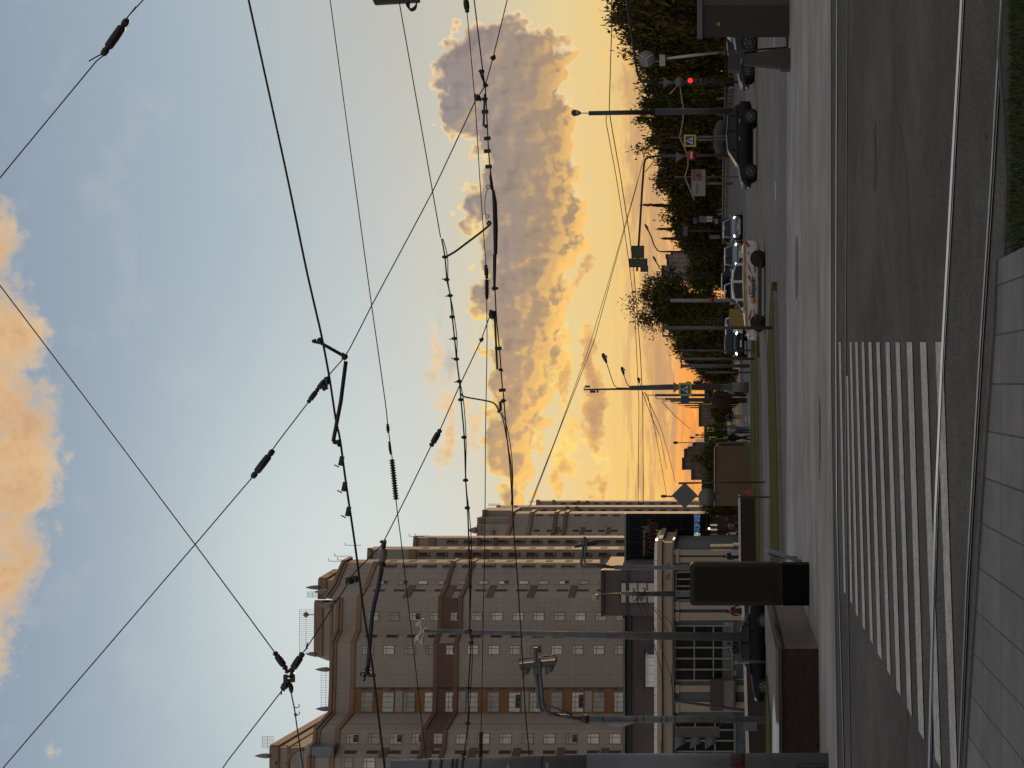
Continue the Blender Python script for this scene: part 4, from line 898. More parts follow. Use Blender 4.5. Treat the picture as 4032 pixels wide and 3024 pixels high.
# hoop barrier behind the stand
Yh=31.0; b=MB(steel); b.tube([Vector((P(0,2226,Yh).x,Yh+1.2,0)),Vector((P(0,2212,Yh).x,Yh+1.1,.55)),Vector((P(0,2190,Yh).x,Yh+.9,.72)),Vector((P(0,2178,Yh).x,Yh+.4,.66)),Vector((P(0,2182,Yh).x,Yh-.3,.35)),Vector((P(0,2196,Yh).x,Yh-.8,0))],.045,10); b.solo('bike_hoop','curved grey steel hoop standing just behind the black display stand','hoop barrier')
# ---- road signs
sgb=M('grey_sign_back',(.13,.13,.14),.55,.3,var=.08)
blue=M('sign_blue',(.012,.05,.16),.5); fly=M('sign_yellow_green',(.40,.46,.03),.5); redp_=M('sign_prohibition_red',(.36,.015,.02),.5)
whs=M('sign_white',(.55,.55,.56),.5); blk=M('sign_black',(.01,.01,.01),.6)
def disc(b,c,r,th=.03,n=24): b.lathe(c,(0,1,0),[(0,r),(th,r)],n)
Y=46.0; base=gz(P(3050,1958,Y)); t=thing('priority_sign','grey diamond sign back over a round one on a thin post in the grass','road sign',base)
b=MB(steel); b.tube([base,P(2602,1954,Y)],.028,8); b.wpart(t,'post')
b=MB(sgb); c=P(2696,1951,Y-.05); q=.43; b.plate([c+Vector((0,0,q)),c+Vector((-q,0,0)),c+Vector((0,0,-q)),c+Vector((q,0,0))],(0,-1,0),.03); b.wpart(t,'diamond_plate')
b=MB(sgb); disc(b,P(2784,1957,Y-.05),.29); b.wpart(t,'round_plate')
b=MB(dsteel); b.tube([P(2604,1954,Y),P(2622,1954,Y)],.05,6); b.wpart(t,'top_fitting')
Yt=57.0; base=gz(P(3012,1899,Yt)); b=MB(dsteel); b.tube([base,P(2800,1900,Yt),P(2672,1903,Yt)],[.03,.03,.045],8); b.solo('thin_post','thin dark post in the grass right of the diamond sign back','post',org=base)
def ped_sign(t,c,w,ang=0):
    """crossing sign: yellow-green border, blue field, white triangle with a walking figure"""
    n=Vector((math.sin(ang),-math.cos(ang),0)); x=Vector((math.cos(ang),math.sin(ang),0)); z=Vector((0,0,1))
    def q(u,v,o): return c+x*u*w+z*v*w+n*o
    b=MB(fly); b.plate([q(-.5,.5,0),q(-.5,-.5,0),q(.5,-.5,0),q(.5,.5,0)],n,.03); o=b.wpart(t,'sign_border')
    b=MB(blue); b.plate([q(-.36,.36,.006),q(-.36,-.36,.006),q(.36,-.36,.006),q(.36,.36,.006)],n,.004); b.wpart(o,'blue_field')
    b=MB(whs); b.plate([q(0,.32,.012),q(-.32,-.24,.012),q(.32,-.24,.012)],n,.004); b.wpart(o,'white_triangle')
    b=MB(blk); b.ball(q(.01,.13,.016),w*.042)
    for a,e in (((0,.09),(-.02,-.06)),((-.02,-.06),(.09,-.21)),((-.02,-.06),(-.12,-.2)),((0,.07),(.1,-.03)),((0,.07),(-.1,-.02))): b.tube([q(*a,.016),q(*e,.016)],w*.025,5)
    for k in (-.2,-.07,.06,.19): b.tube([q(k-.03,-.225,.016),q(k+.03,-.225,.016)],w*.012,4)
    b.wpart(o,'walking_figure')
# central lamp mast with signs
Y=93.0; base=gz(P(2948,1524,Y)); t=thing('lamp_mast','thick grey lamp mast with two curved lamps and a yellow bordered crossing sign','street lamp',base)
b=MB(M('mast_grey',(.06,.062,.066),.6,.1,var=.2)); b.tube([base,P(2880,1525,Y),P(2640,1524,Y),P(2478,1528,Y)],[.27,.22,.19,.15],16); b.wpart(t,'mast')
b=MB(M('pale_base_sleeve',(.11,.11,.11),.6)); b.tube([base,base+Vector((0,0,1.1))],[.36,.31],16); b.wpart(t,'base_sleeve')
b=MB(dsteel); b.tube([P(2482,1531,Y),P(2300,1534,Y)],[.075,.05],8); b.wpart(t,'top_tube')
b=MB(dsteel); b.tube([P(2470,1528,Y),P(2430,1527,Y),P(2418,1516,Y),P(2410,1495,Y),P(2388,1428,Y)],.03,6); b.wpart(t,'lamp_arm')
def lamphead(t,a,c,r,name='lamp_head',under=None):
    d=(c-a); b=MB(dsteel); b.tube([a,a+d*.3,a+d*.75,c],[r*.35,r*.75,r,r*.5],10); o=b.wpart(t,name)
    b=MB(M('lamp_lens',(.30,.29,.27),.3)); m=a+d*.65+Vector((0,-r*.3,-r*.75)); b.ball(m,r*.85,8,6,(.75,.75,.9)); b.wpart(o,'lens')
lamphead(t,P(2389,1430,Y),P(2373,1391,Y),.15)
b=MB(dsteel); b.tube([P(2478,1523,Y),P(2468,1510,Y),P(2456,1476,Y)],.03,6); b.wpart(t,'lamp_arm'); lamphead(t,P(2457,1478,Y),P(2448,1444,Y),.12)
b=MB(dsteel); b.tube([P(2522,1520,Y),P(2518,1505,Y)],.025,6); b.wpart(t,'lamp_arm'); lamphead(t,P(2518,1508,Y),P(2512,1486,Y),.10)
b=MB(dsteel); b.tube([P(2300,1534,Y),P(2300,1524,Y)],.03,6); b.box(P(2313,1522,Y),(.14,.12,.33)); b.box(P(2334,1542,Y),(.16,.12,.36)); b.box(P(2353,1541,Y),(.18,.1,.12)); b.wpart(t,'camera_units')
ped_sign(t,P(2698,1533,Y-.35),.86)
b=MB(blue); b.box(P(2697,1571,Y-.3),(.5,.03,.55)); b.wpart(t,'blue_plate')
b=MB(sgb); b.plate([P(2652,1503,Y-.28),P(2652,1547,Y-.28),P(2680,1525,Y-.28)],(0,-1,0),.03); b.wpart(t,'triangle_back')
b=MB(fly); disc(b,P(2710,1516,Y-.30),.25); b.wpart(t,'round_rim_sign')
b=MB(blk); b.box(P(2748,1506,Y-.3),(.20,.2,.62)); b.wpart(t,'dark_signal_box')
b=MB(M('brown_signal_side',(.03,.024,.018),.6)); b.box(P(2785,1523,Y-.4),(.42,.3,1.6)); b.wpart(t,'signal_housing')
b=MB(M('dim_signal_face',(.035,.035,.02),.6)); b.box(P(2792,1553,Y-.35),(.6,.1,.62)); b.use(M('brown_lens',(.03,.014,.01),.3)); disc(b,P(2790,1553,Y-.45),.2); b.wpart(t,'round_lens_box')
# receding row of tram poles with curved brackets
row=[(1556,2580,104,2566,1528),(1571,2618,118,2585,1540),(1579,2640,134,2600,1548),(1588,2672,152,2625,1556),(1597,2697,175,2660,1572),(1605,2718,205,2688,1588)]
order=('nearest and tallest','second nearest','third nearest','fourth nearest','fifth nearest','farthest')
polered=M('brown_row_pole',(.05,.028,.022),.6)
for (py,px,Y,ax,ay),w in zip(row,order):
    base=gz(P(2900,py,Y)); t=thing('tram_pole','%s of the receding slim poles with curved brackets beside the lamp mast'%w,'tram pole',base,'receding tram poles in the middle of the street')
    b=MB(polered); b.tube([base,P(px,py,Y)],[.11,.085],8); b.wpart(t,'post')
    b=MB(polered); b.tube([P(px+2,py,Y),P(px-35*93/Y,py-.5,Y),P(px-42*93/Y,py-4*93/Y,Y),P(px-48*93/Y,py-14*93/Y,Y)],.035,6); b.wpart(t,'bracket')
# yellow edged far signs
for px,py,w,h,Y,lab in ((2784,1583,34,19,150,'small yellow edged sign among the receding poles'),(2797,1692,27,15,160,'yellow edged sign above the walking woman with a backpack'),(2808,1727,30,14,170,'yellow edged sign right of the boarded pavilion corner')):
    base=gz(P(2900,py,Y)); t=thing('road_sign',lab,'road sign',base); b=MB(dsteel); b.tube([base,P(px+10,py,Y)],.05,6); b.wpart(t,'post')
    b=MB(fly); b.box(P(px,py,Y-.1),(h*Y/F,.04,w*Y/F)); b.wpart(t,'sign_rim'); b=MB(M('dark_sign_face',(.02,.03,.03),.6)); b.box(P(px,py,Y-.13),(h*.6*Y/F,.04,w*.75*Y/F)); b.wpart(t,'sign_face')
for py,top,Y in ((1650,2668,230),(1665,2718,240),(1716,2745,250)): pass
# far lamps near the horizon
for py,top,bot,Y,lab in ((1743,2660,2870,190,'slim lamp post standing before the stepped far block'),(1723,2725,2860,220,'slim double headed post near the orange horizon'),(1713,2745,2860,240,'smallest slim post near the orange horizon')):
    base=gz(P(bot,py,Y)); b=MB(polered); b.tube([base,P(top,py,Y)],[.1,.06],6); b.ball(P(top,py,Y),.28,8,5,(.7,.7,1.4)); b.solo('lamp_post',lab,'street lamp',org=base)
# slim posts on the median between rally car and lamp mast
for py,top,bot,Y,r,dbl,lab in ((1291,2606,3050,44,.075,1,'grey signal post with long side bracket in front of the white car bonnet'),(1380,2684,2970,78,.055,1,'slim grey post with side bar just right of the white oncoming car'),(1413,2680,2985,70,.09,0,'thick grey post with cross piece left of the parked far car'),(1441,2680,2790,90,.16,0,'short broad grey hanging panel post beneath the orange sky'),(1466,2780,2965,80,.07,0,'dark grey post in front of the parked far car')):
    base=gz(P(bot,py,Y)); t=thing('median_post',lab,'post',base)
    b=MB(MATS['post_grey'] if 'post_grey' in MATS else M('post_grey',(.07,.072,.075),.6,.1,var=.2)); b.tube([base,P(top,py,Y)],r*.72,10); b.wpart(t,'post')
    if dbl:
        b=MB(dsteel); k=.0; L_=(2740-top); o=32*44/Y if Y<60 else 14
        b.tube([P(top+4,py,Y),P(top+4,py+o,Y),P(top+130*44/Y,py+o,Y)],r*.5,6); b.wpart(t,'side_bracket')
    else:
        b=MB(dsteel); b.tube([P(top+3,py-10,Y),P(top+3,py+10,Y)],r*.4,6); b.wpart(t,'cross_piece')
Y=75; base=gz(P(2970,1183,Y)); b=MB(M('pale_post',(.17,.17,.17),.6)); t=thing('pale_post','pale grey post with small red round badge before the big dark tree','post',base)
b.tube([base,P(2640,1183,Y)],.09,8); b.wpart(t,'post'); b=MB(redp_); disc(b,P(2801,1182,Y-.12),.14); b.wpart(t,'red_badge')
# right: lamp post cut by the tree tops
Y=88.0; base=gz(P(2955,437,Y)); t=thing('lamp_post','dark lamp post with one small lamp on top standing behind the dark hatchback','street lamp',base)
b=MB(dsteel); b.tube([base,P(2580,440,Y)],.2,12); b.wpart(t,'post'); b=MB(dsteel); b.tube([P(2582,441,Y),P(2318,446,Y)],[.16,.14],12); b.wpart(t,'upper_post')
b=MB(dsteel); b.tube([P(2320,446,Y),P(2285,445,Y)],.03,6); b.wpart(t,'lamp_stem'); lamphead(t,P(2287,445,Y),P(2250,444,Y),.22)
# crossing sign and no entry sign
Y=92.0; base=gz(P(2900,549,Y)); t=thing('crossing_sign','yellow bordered blue crossing sign on two posts above the dark hatchback','road sign',base)
b=MB(steel); b.tube([base,P(2690,551,Y)],.05,8); b.wpart(t,'post'); b=MB(steel); o=(538-551); b.tube([Vector((P(0,536,Y).x,Y,0)),P(2744,538,Y)],.04,8); b.wpart(t,'post'); ped_sign(t,P(2717,554,Y-.1),.80,.0)
Y=94.0; base=gz(P(2900,611,Y)); t=thing('mast_arm_signal','black mast with a long left arm of dark signal boxes and a no entry sign','traffic light',base)
b=MB(dsteel); b.tube([base,P(2590,614,Y)],.09,10); b.wpart(t,'mast')
b=MB(dsteel); b.tube([P(2592,614,Y),P(2556,618,Y),P(2541,627,Y),P(2536,645,Y),P(2529,740,Y),P(2508,1068,Y)],.075,10); b.wpart(t,'arm'); b=MB(dsteel); b.tube([P(2580,626,Y),P(2541,678,Y)],.03,6); b.wpart(t,'strut')
for x0,x1,y0,y1 in ((2487,2536,968,1016),(2477,2549,1018,1052),(2522,2552,1046,1070)):
    b=MB(blk); c=P((x0+x1)/2,(y0+y1)/2,Y-.2); b.box(c,((y1-y0)*Y/F,.25,(x1-x0)*Y/F)); b.use(M('sign_box_rim',(.045,.06,.04),.6)); b.box(c+Vector((0,-.13,0)),((y1-y0-5)*Y/F,.02,(x1-x0-6)*Y/F)); b.wpart(t,'signal_box')
b=MB(redp_); c=P(2723,611,Y-.1); disc(b,c,.33); o=b.wpart(t,'no_entry_disc'); b=MB(whs); b.box(c+Vector((0,-.012,0)),(.44,.02,.14)); b.wpart(o,'white_bar'); 
b=MB(sgb); b.plate([P(2661,595,Y-.12),P(2661,640,Y-.12),P(2691,618,Y-.12)],(0,-1,0),.03); b.wpart(t,'triangle_back')
# second mast with red light, at the right
Y=90.0; base=gz(P(2930,322,Y)); t=thing('red_signal_mast','dark bent mast arm with a glowing red traffic light beneath round and triangular sign backs','traffic light',base)
b=MB(dsteel); b.tube([base,P(2590,325,Y)],.08,10); b.wpart(t,'mast')
b=MB(dsteel); b.tube([P(2592,325,Y),P(2550,326,Y),P(2528,320,Y),P(2512,295,Y),P(2500,230,Y),P(2490,158,Y),P(2467,0,Y),P(2450,-120,Y)],.085,10); b.tube([P(2570,328,Y-.15),P(2522,262,Y-.15)],.025,6); b.wpart(t,'arm')
b=MB(sgb); b.plate([P(2612,303,Y-.12),P(2612,345,Y-.12),P(2644,324,Y-.12)],(0,-1,0),.03); b.wpart(t,'triangle_back'); b=MB(sgb); disc(b,P(2676,322,Y-.12),.32); b.wpart(t,'round_back')
b=MB(M('signal_case',(.012,.012,.012),.6)); b.box(P(2745,321,Y-.15),(.42,.25,1.35)); o=b.wpart(t,'signal_case')
b=MB(M('red_light',(.5,.02,.02),.3,emit=(1,.012,.008),es=3.2)); disc(b,P(2718,317,Y-.29),.15); b.wpart(o,'red_lens')
b=MB(glass_d); disc(b,P(2743,317,Y-.29),.13); b.wpart(o,'dark_lens'); b=MB(glass_d); disc(b,P(2762,317,Y-.29),.13); b.wpart(o,'dark_lens')
# utility cabinet at far right edge
Y=35.8; base=gz(P(3110,60,Y)); t=thing('utility_cabinet','tall dark grey steel utility cabinet with a tiny yellow warning triangle','utility cabinet',base)
cab=M('dark_grey_cabinet',(.020,.021,.022),.55,.1,var=.12,scale=2); x0=P(0,147,Y).x; x1=P(0,20,Y).x
b=MB(cab); b.prism([(x0,Y),(x1,Y+.0),(x1+.35,Y+.75),(x0+.35,Y+.75)],.02,zz(2766,Y)); b.wpart(t,'body')
b=MB(M('cabinet_side',(.05,.053,.057),.5,.1)); b.prism([(x1+.001,Y-.002),(x1+.9,Y-.25),(x1+.95,Y+.5),(x1+.3,Y+.7)],.02,zz(2766,Y)); b.wpart(t,'side_panel')
b=MB(M('cabinet_roof',(.10,.105,.115),.5,.1)); b.prism([(x0-.06,Y-.08),(x1+.0,Y-.08),(x1+1,Y-.32),(x1+1,Y+.8),(x0+.3,Y+.8)],zz(2766,Y)+.002,zz(2745,Y)); b.wpart(t,'roof')
b=MB(M('warning_yellow',(.42,.30,.02),.6)); c=P(2827,95,Y-.006); b.plate([c+Vector((0,0,.055)),c+Vector((-.055,0,-.04)),c+Vector((.055,0,-.04))],(0,-1,0),.004); o=b.wpart(t,'warning_triangle'); b=MB(blk); b.plate([c+Vector((0,-.004,.028)),c+Vector((-.012,-.004,-.0)),c+Vector((.0,-.004,-.0)),c+Vector((-.004,-.004,-.03)),c+Vector((.014,-.004,.006)),c+Vector((.002,-.004,.006))],(0,-1,0),.002); b.wpart(o,'flash_mark')
b=MB(M('red_kerb_bar',(.22,.03,.03),.7)); b.box(P(3103,162,Y+.6),(.4,.12,.1)); b.solo('kerb_bar','low red bar lying on the road by the cabinet foot','kerb bar')
# pedestal with tapered stem, and round sign post
Y=35.4; base=gz(P(3109,237,Y)); t=thing('pedestal_terminal','dark grey terminal with a box head on a tapering stem and square foot','terminal',base)
cabp=M('terminal_grey',(.034,.036,.038),.6,.1,var=.1)
cx_=base.x
b=MB(cabp); b.box((cx_,Y,.12),(.50,.42,.24)); b.wpart(t,'foot')
def frus(b,c,w0,w1,z0,z1,dx=0): 
    vs=[Vector((c+dx*(k)+sx*w/2,Y+sy*w*.4,z)) for k,(w,z) in enumerate(((w0,z0),(w1,z1))) for sy in(-1,1) for sx in(-1,1)]; b.hexa(vs)
b=MB(cabp); frus(b,cx_+.03,.46,.24,.242,1.2,-.03); b.wpart(t,'stem')
b=MB(cabp); c=P(2892,248,Y); b.box((c.x,Y-.02,c.z),(.44,.36,.32)); b.wpart(t,'head')
Y=36.4; base=gz(P(3105,187,Y)); t=thing('sign_pole','thin pole with white upper half and a round grey sign back with three arm bracket','sign pole',base)
b=MB(dsteel); b.tube([base,P(2829,206,Y)],.028,8); b.wpart(t,'lower_pole'); b=MB(M('white_pole',(.36,.35,.34),.5)); b.tube([P(2830,206,Y),P(2627,230,Y)],[.036,.032],8); b.wpart(t,'upper_pole')
b=MB(M('white_junction',(.34,.34,.34),.5)); b.box(P(2608,238,Y),(.26,.16,.15)); b.wpart(t,'junction_box'); b=MB(steel); b.tube([P(2604,240,Y+.05),P(2575,243,Y+.05)],.025,6); b.wpart(t,'neck')
b=MB(M('round_sign_back',(.18,.175,.18),.5,.2,var=.12)); c=P(2546,231,Y); disc(b,c,.215); o=b.wpart(t,'round_plate'); b=MB(M('pale_bracket',(.42,.42,.42),.5))
for a in (95,-25,215): b.tube([c+Vector((0,-.015,0)),c+Vector((math.cos(R(a+90))*.2,-.015,math.sin(R(a+90))*.2))],.014,5)
b.wpart(o,'three_arm_bracket')
# festoon lamps cable and thin posts in front of the trees on the right
Y=120.0; ppts=[(2637,370),(2676,330),(2680,357),(2692,437),(2689,480),(2676,541),(2690,570),(2708,610),(2710,650),(2697,697),(2712,735),(2735,790)]
b=MB(M('pink_cable',(.42,.28,.20),.6)); b.tube([P(x,y,Y) for x,y in ppts],.05,5); b.solo('festoon_cable','pale pinkish cable swagged between thin posts in front of the right trees','cable')
for py,px,lab in ((541,2640,'thin pale post holding the swagged cable behind the crossing sign'),(697,2655,'thin pale post holding the swagged cable beside the billboard')):
    base=gz(P(2890,py,Y)); b=MB(M('thin_post',(.10,.09,.075),.6)); b.tube([base,P(px,py,Y)],.05,6); b.solo('cable_post',lab,'post',org=base)
# billboard and smaller boards by the trees
Y=135.0; base=gz(P(2870,722,Y)); t=thing('billboard','white and pink billboard with a red figure and lines of print before the right trees','billboard',base)
b=MB(M('billboard_white',(.26,.25,.27),.6,var=.05)); b.box(P(2750,720,Y),(104*Y/F,.2,55*Y/F)); b.wpart(t,'board'); b=MB(M('billboard_pink',(.20,.10,.11),.6,var=.35,scale=.8)); b.box(P(2744,690,Y-.11),(44*Y/F,.02,36*Y/F)); b.wpart(t,'pink_field')
b=MB(M('billboard_red',(.15,.02,.025),.6)); b.plate([P(2740,686,Y-.13),P(2752,684,Y-.13),P(2764,694,Y-.13),P(2758,704,Y-.13),P(2746,700,Y-.13)],(0,-1,0),.02); b.wpart(t,'red_figure')
b=MB(blk); b.box(P(2743,742,Y-.11),(44*Y/F,.02,2.2*Y/F)); b.wpart(t,'print_line'); b=MB(blk); b.box(P(2750,744,Y-.11),(34*Y/F,.02,1.6*Y/F)); b.wpart(t,'print_line'); b=MB(steel); b.tube([Vector((base.x,Y+.2,0)),P(2775,722,Y+.2)],.12,8); b.wpart(t,'post')
def board(px,py,h,w,Y,mat,lab,name='sign_board',extra=None):
    base=gz(P(2880,py,Y)); t=thing(name,lab,'sign board',base); b=MB(mat); b.box(P(px,py,Y),(w*Y/F,.15,h*Y/F)); b.wpart(t,'board'); b=MB(dsteel); b.tube([base+Vector((0,.15,0)),P(px,py,Y+.15)],.06,6); b.wpart(t,'post')
    if extra: extra(t)
def ex(t):
    b=MB(whs); b.box(P(2793,863,Y-.1),(20*Y/F,.05,20*Y/F)); o=b.wpart(t,'white_panel'); b=MB(blk); b.box(P(2793,863,Y-.14),(4*Y/F,.04,12*Y/F)); b.wpart(o,'dark_mark')
Y=140.0
board(2781,863,54,23,Y,M('totem_grey',(.13,.13,.135),.6),'tall grey totem board with a white square panel before the trees',extra=ex)
board(2736,869,15,23,Y,M('board_violet',(.08,.07,.13),.6,var=.4,scale=3),'small violet board hung in front of the trees right of the grey totem')
board(2698,909,18,37,Y,M('board_dim_grey',(.09,.09,.095),.6),'dim grey rectangular board high in front of the trees')
board(2814,933,40,15,Y,M('board_pale_grey',(.12,.12,.115),.6),'narrow pale upright board near the silver oncoming car')
board(2820,872,14,20,Y,M('board_lower_pale',(.17,.17,.18),.6),'low pale rectangular board just right of the silver oncoming car')
# curved street lamps beyond
for pts,Y,lab in (([(2900,991),(2640,991),(2600,991),(2588,985),(2575,965),(2566,935),(2556,915)],150,'tall slim lamp with a long curved neck rising over the right trees'),([(2900,1100),(2660,1080),(2600,1060),(2587,1025+12)],170,'leaning slim lamp neck seen above the solitary dark tree')):
    base=gz(P(pts[0][0],pts[0][1],Y)); t=thing('curved_lamp',lab,'street lamp',base); b=MB(dsteel); b.tube([base]+[P(x,y,Y) for x,y in pts[1:]],[.13,.11]+[.07]*(len(pts)-2),8); b.wpart(t,'post'); e=P(pts[-1][0],pts[-1][1],Y); d=(e-P(pts[-2][0],pts[-2][1],Y)).normalized(); lamphead(t,e,e+d*1.0,.14)
# road barrier with lattice holes on the right
t=thing('road_barrier','long pale two rail lattice road barrier under the right hand trees','road barrier',P(2880,500,150))
bar=M('barrier_pale_paint',(.20,.175,.145),.7,var=.2,scale=.5); q=[(-300,2896,2850),(0,2893,2852),(330,2888,2855),(500,2878,2851),(700,2867,2846),(860,2863,2845),(960,2861,2845)]
b=MB(bar); b2=MB(bar)
def bp(y,fr):
    for i in range(len(q)-1):
        if q[i][0]<=y<=q[i+1][0]:
            k=(y-q[i][0])/(q[i+1][0]-q[i][0]); lo=q[i][1]+(q[i+1][1]-q[i][1])*k; hi=q[i][2]+(q[i+1][2]-q[i][2])*k; return P(lo+(hi-lo)*fr,y,150)
ys=[x[0] for x in q]
for fr,r in ((.97,.09),(.55,.05),(.02,.06)): b.tube([bp(y,fr) for y in ys],r,6)
b.wpart(t,'rails')
for fr0,fr1 in ((.05,.30),(.34,.58)): pass
k=-290
while k<955:
    b=MB(bar); b.tube([bp(k,0),bp(k,.58)],.10,5); b.wpart(t,'baluster'); k+=15
b=MB(bar); b.tube([bp(y,.30) for y in ys],.07,6); b.wpart(t,'middle_rail')
b=MB(M('barrier_sheet',(.105,.085,.065),.8,var=.25)); vs=[];fs=[]
for y in ys: vs+= [bp(y,.6)+Vector((0,.05,0)),bp(y,.95)+Vector((0,.05,0)),bp(y,.6)+Vector((0,.09,0)),bp(y,.95)+Vector((0,.09,0))]
for i in range(len(ys)-1): a=4*i;c=a+4; fs+= [(a,c,c+1,a+1),(a+2,a+3,c+3,c+2)]
b.add(vs,fs); b.wpart(t,'upper_sheet')
# weathered sculpture behind the hatchback
b=MB(M('weathered_stone',(.055,.055,.05),.85,var=.3,scale=1.2,bump=.3)); Y=118
rs=random.Random(3)
for py,px,r in ((500,2842,.55),(520,2836,.6),(545,2838,.62),(572,2832,.55),(590,2838,.5),(606,2832,.36)): b.ball(P(px,py,Y),r,10,7,(1.1,.9,.95))
b.box((P(0,550,Y).x,Y,.75),(3.0,1.4,1.5)); b.solo('stone_sculpture','dark weathered lumpy stone sculpture on a block, just above the dark hatchback roof','sculpture')
# whitewashed bollards under the trees
wb=M('whitewash',(.30,.29,.27),.85,var=.2,scale=1)
for i,(py,a,c) in enumerate(((12+340,2788,2842),(388,2800,2830),(430,2800,2838),(452,2800,2838),(483,2810,2835),(682,2818,2845),(702,2820,2845),(721,2817,2844),(742,2820,2846),(800,2825,2846),(825,2822,2846),(842,2824,2846))):
    p=P(c,py,165); b=MB(wb); b.tube([p-Vector((0,0,1.4)),P(a,py,165)],.16,8)
    b.solo('whitewashed_post',['whitewashed post under the trees behind the red traffic light','leftmost whitewashed post behind the dark hatchback tail'][0] if py<400 else ('whitewashed post under the trees behind the dark hatchback' if py<600 else 'whitewashed post under the trees left of the billboard'),'post','whitewashed posts under the right trees')
# red cone by the boarded pavilion
Y=79; p=gz(P(2958,1930,Y)); b=MB(M('cone_red',(.25,.02,.03),.6)); b.lathe((p.x,Y-1.2,0),(0,0,1),[(0,.30),(.05,.30),(.06,.2),(.55,.05),(.6,.04)],12); b.solo('traffic_cone','small red cone at the foot of the brown boarded pavilion','traffic cone')
# ---------------------------------------------------------------- overhead tram wires
ins=M('insulator_dark',(.014,.014,.015),.45)
def smooth(pts,n=5):
    """Catmull-Rom through the given points"""
    out=[]
    for i in range(len(pts)-1):
        p0=pts[max(i-1,0)];p1=pts[i];p2=pts[i+1];p3=pts[min(i+2,len(pts)-1)]
        for k in range(n):
            t=k/n; out.append(.5*((2*p1)+(p2-p0)*t+(2*p0-5*p1+4*p2-p3)*t*t+(3*p1-p0-3*p2+p3)*t**3))
    return out+[pts[-1]]
def wire(pts,Y0,Y1,r,label,ext=(1,1),sm=True,cat='overhead wire'):
    n=len(pts); ps=[P(x,y,Y0+(Y1-Y0)*i/(n-1)) for i,(x,y) in enumerate(pts)]
    if ext[0]: ps=[ps[0]+(ps[0]-ps[1]).normalized()*4]+ps
    if ext[1]: ps=ps+[ps[-1]+(ps[-1]-ps[-2]).normalized()*4]
    t=thing('overhead_wire',label,cat,ps[len(ps)//2],'tram overhead wires')
    b=MB(wirem); b.tube(smooth(ps) if sm else ps,r,6); b.wpart(t,'wire'); return t
def insul(t,a,c,r,ribs=0,name='insulator'):
    ax=c-a; L_=ax.length; d=ax/L_
    if ribs:
        pr=[(0,r*.4)]
        for k in range(ribs): pr+= [(L_*(k+.15)/ribs,r*.55),(L_*(k+.4)/ribs,r),(L_*(k+.6)/ribs,r),(L_*(k+.85)/ribs,r*.55)]
        pr+= [(L_,r*.4)]
    else: pr=[(0,r*.3),(L_*.04,r*.75),(L_*.14,r*.8),(L_*.2,r*.55),(L_*.24,r*.95),(L_*.5,r),(L_*.74,r*.95),(L_*.8,r*.6),(L_*.86,r*.8),(L_*.96,r*.7),(L_,r*.3)]
    b=MB(ins); b.lathe(a,d,pr,12)
    o=d.orthogonal().normalized()
    if not ribs:
        for k in (.1,.3,.55,.9): b.ball(a+d*L_*k+o*r*.9,r*.28,6,4)
    b.wpart(t,name)
def lump(t,c,r,name='clamp',s_=(1,1,1),n=3,seed=1):
    r*=.72
    q=random.Random(seed); b=MB(ins); b.ball(c,r,8,6,s_)
    for k in range(n): b.box(c+Vector((q.uniform(-r,r),q.uniform(-r,r),q.uniform(-r,r)))*.8,(r*.8,r*.7,r*.9),q.uniform(0,3),q.uniform(0,3))
    b.wpart(t,name)
def rod(t,pts,r,name='pull_off_arm'):
    b=MB(ins); b.tube(pts,r,8); b.wpart(t,name)
# thick contact wire
t=wire([(979,0),(1056,350),(1132,700),(1200,1031),(1238,1200),(1267,1327),(1297,1487),(1322,1651),(1339,1731),(1362,1900),(1399,2153),(1431,2400),(1464,2605),(1490,2820),(1515,3024)],18,18,.0145,'thickest dark tram contact wire sloping down from top right, with small hanging blocks')
Y=18
for i,(px,py) in enumerate(((1356,1916),(1371,2014),(1344,1815))):
    c=P(px,py,Y); b=MB(ins); b.box(c,(.12,.05,.05),0,R(12)); b.tube([c+Vector((-.08,0,.03)),c+Vector((-.05,0,.09))],.008,4); b.wpart(t,'hanging_block')
lump(t,P(1258,1340,Y),.045,s_=(1.2,1,1),seed=4); lump(t,P(1334,1745,Y),.055,s_=(1.3,1,.7),seed=5); lump(t,P(1290,1500,Y),.05,s_=(1.6,1,.8),seed=6)
nd=P(1358,1404,Y); rod(t,[P(1232,1344,Y),P(1262,1350,Y),nd],.022); lump(t,P(1235,1343,Y),.035,seed=2); lump(t,nd,.055,seed=7,n=5); rod(t,[P(1362,1422,Y),P(1342,1580,Y),P(1312,1738,Y)],.026); rod(t,[P(1312,1738,Y),P(1325,1742,Y)],.03)
# second, thin wire with ribbed insulator
t=wire([(1300,0),(1422,900),(1463,1200),(1516,1576),(1527,1675),(1545,1812),(1560,1975),(1582,2153),(1610,2400),(1633,2600),(1658,2820),(1681,3024)],23,23,.0085,'thin straight tram wire with a turnbuckle and ribbed insulator, second from the sky side')
Y=23
insul(t,P(1526,1668,Y),P(1529,1705,Y),.028); insul(t,P(1532,1738,Y),P(1538,1790,Y),.022); insul(t,P(1543,1808,Y),P(1560,1968,Y),.05,16)
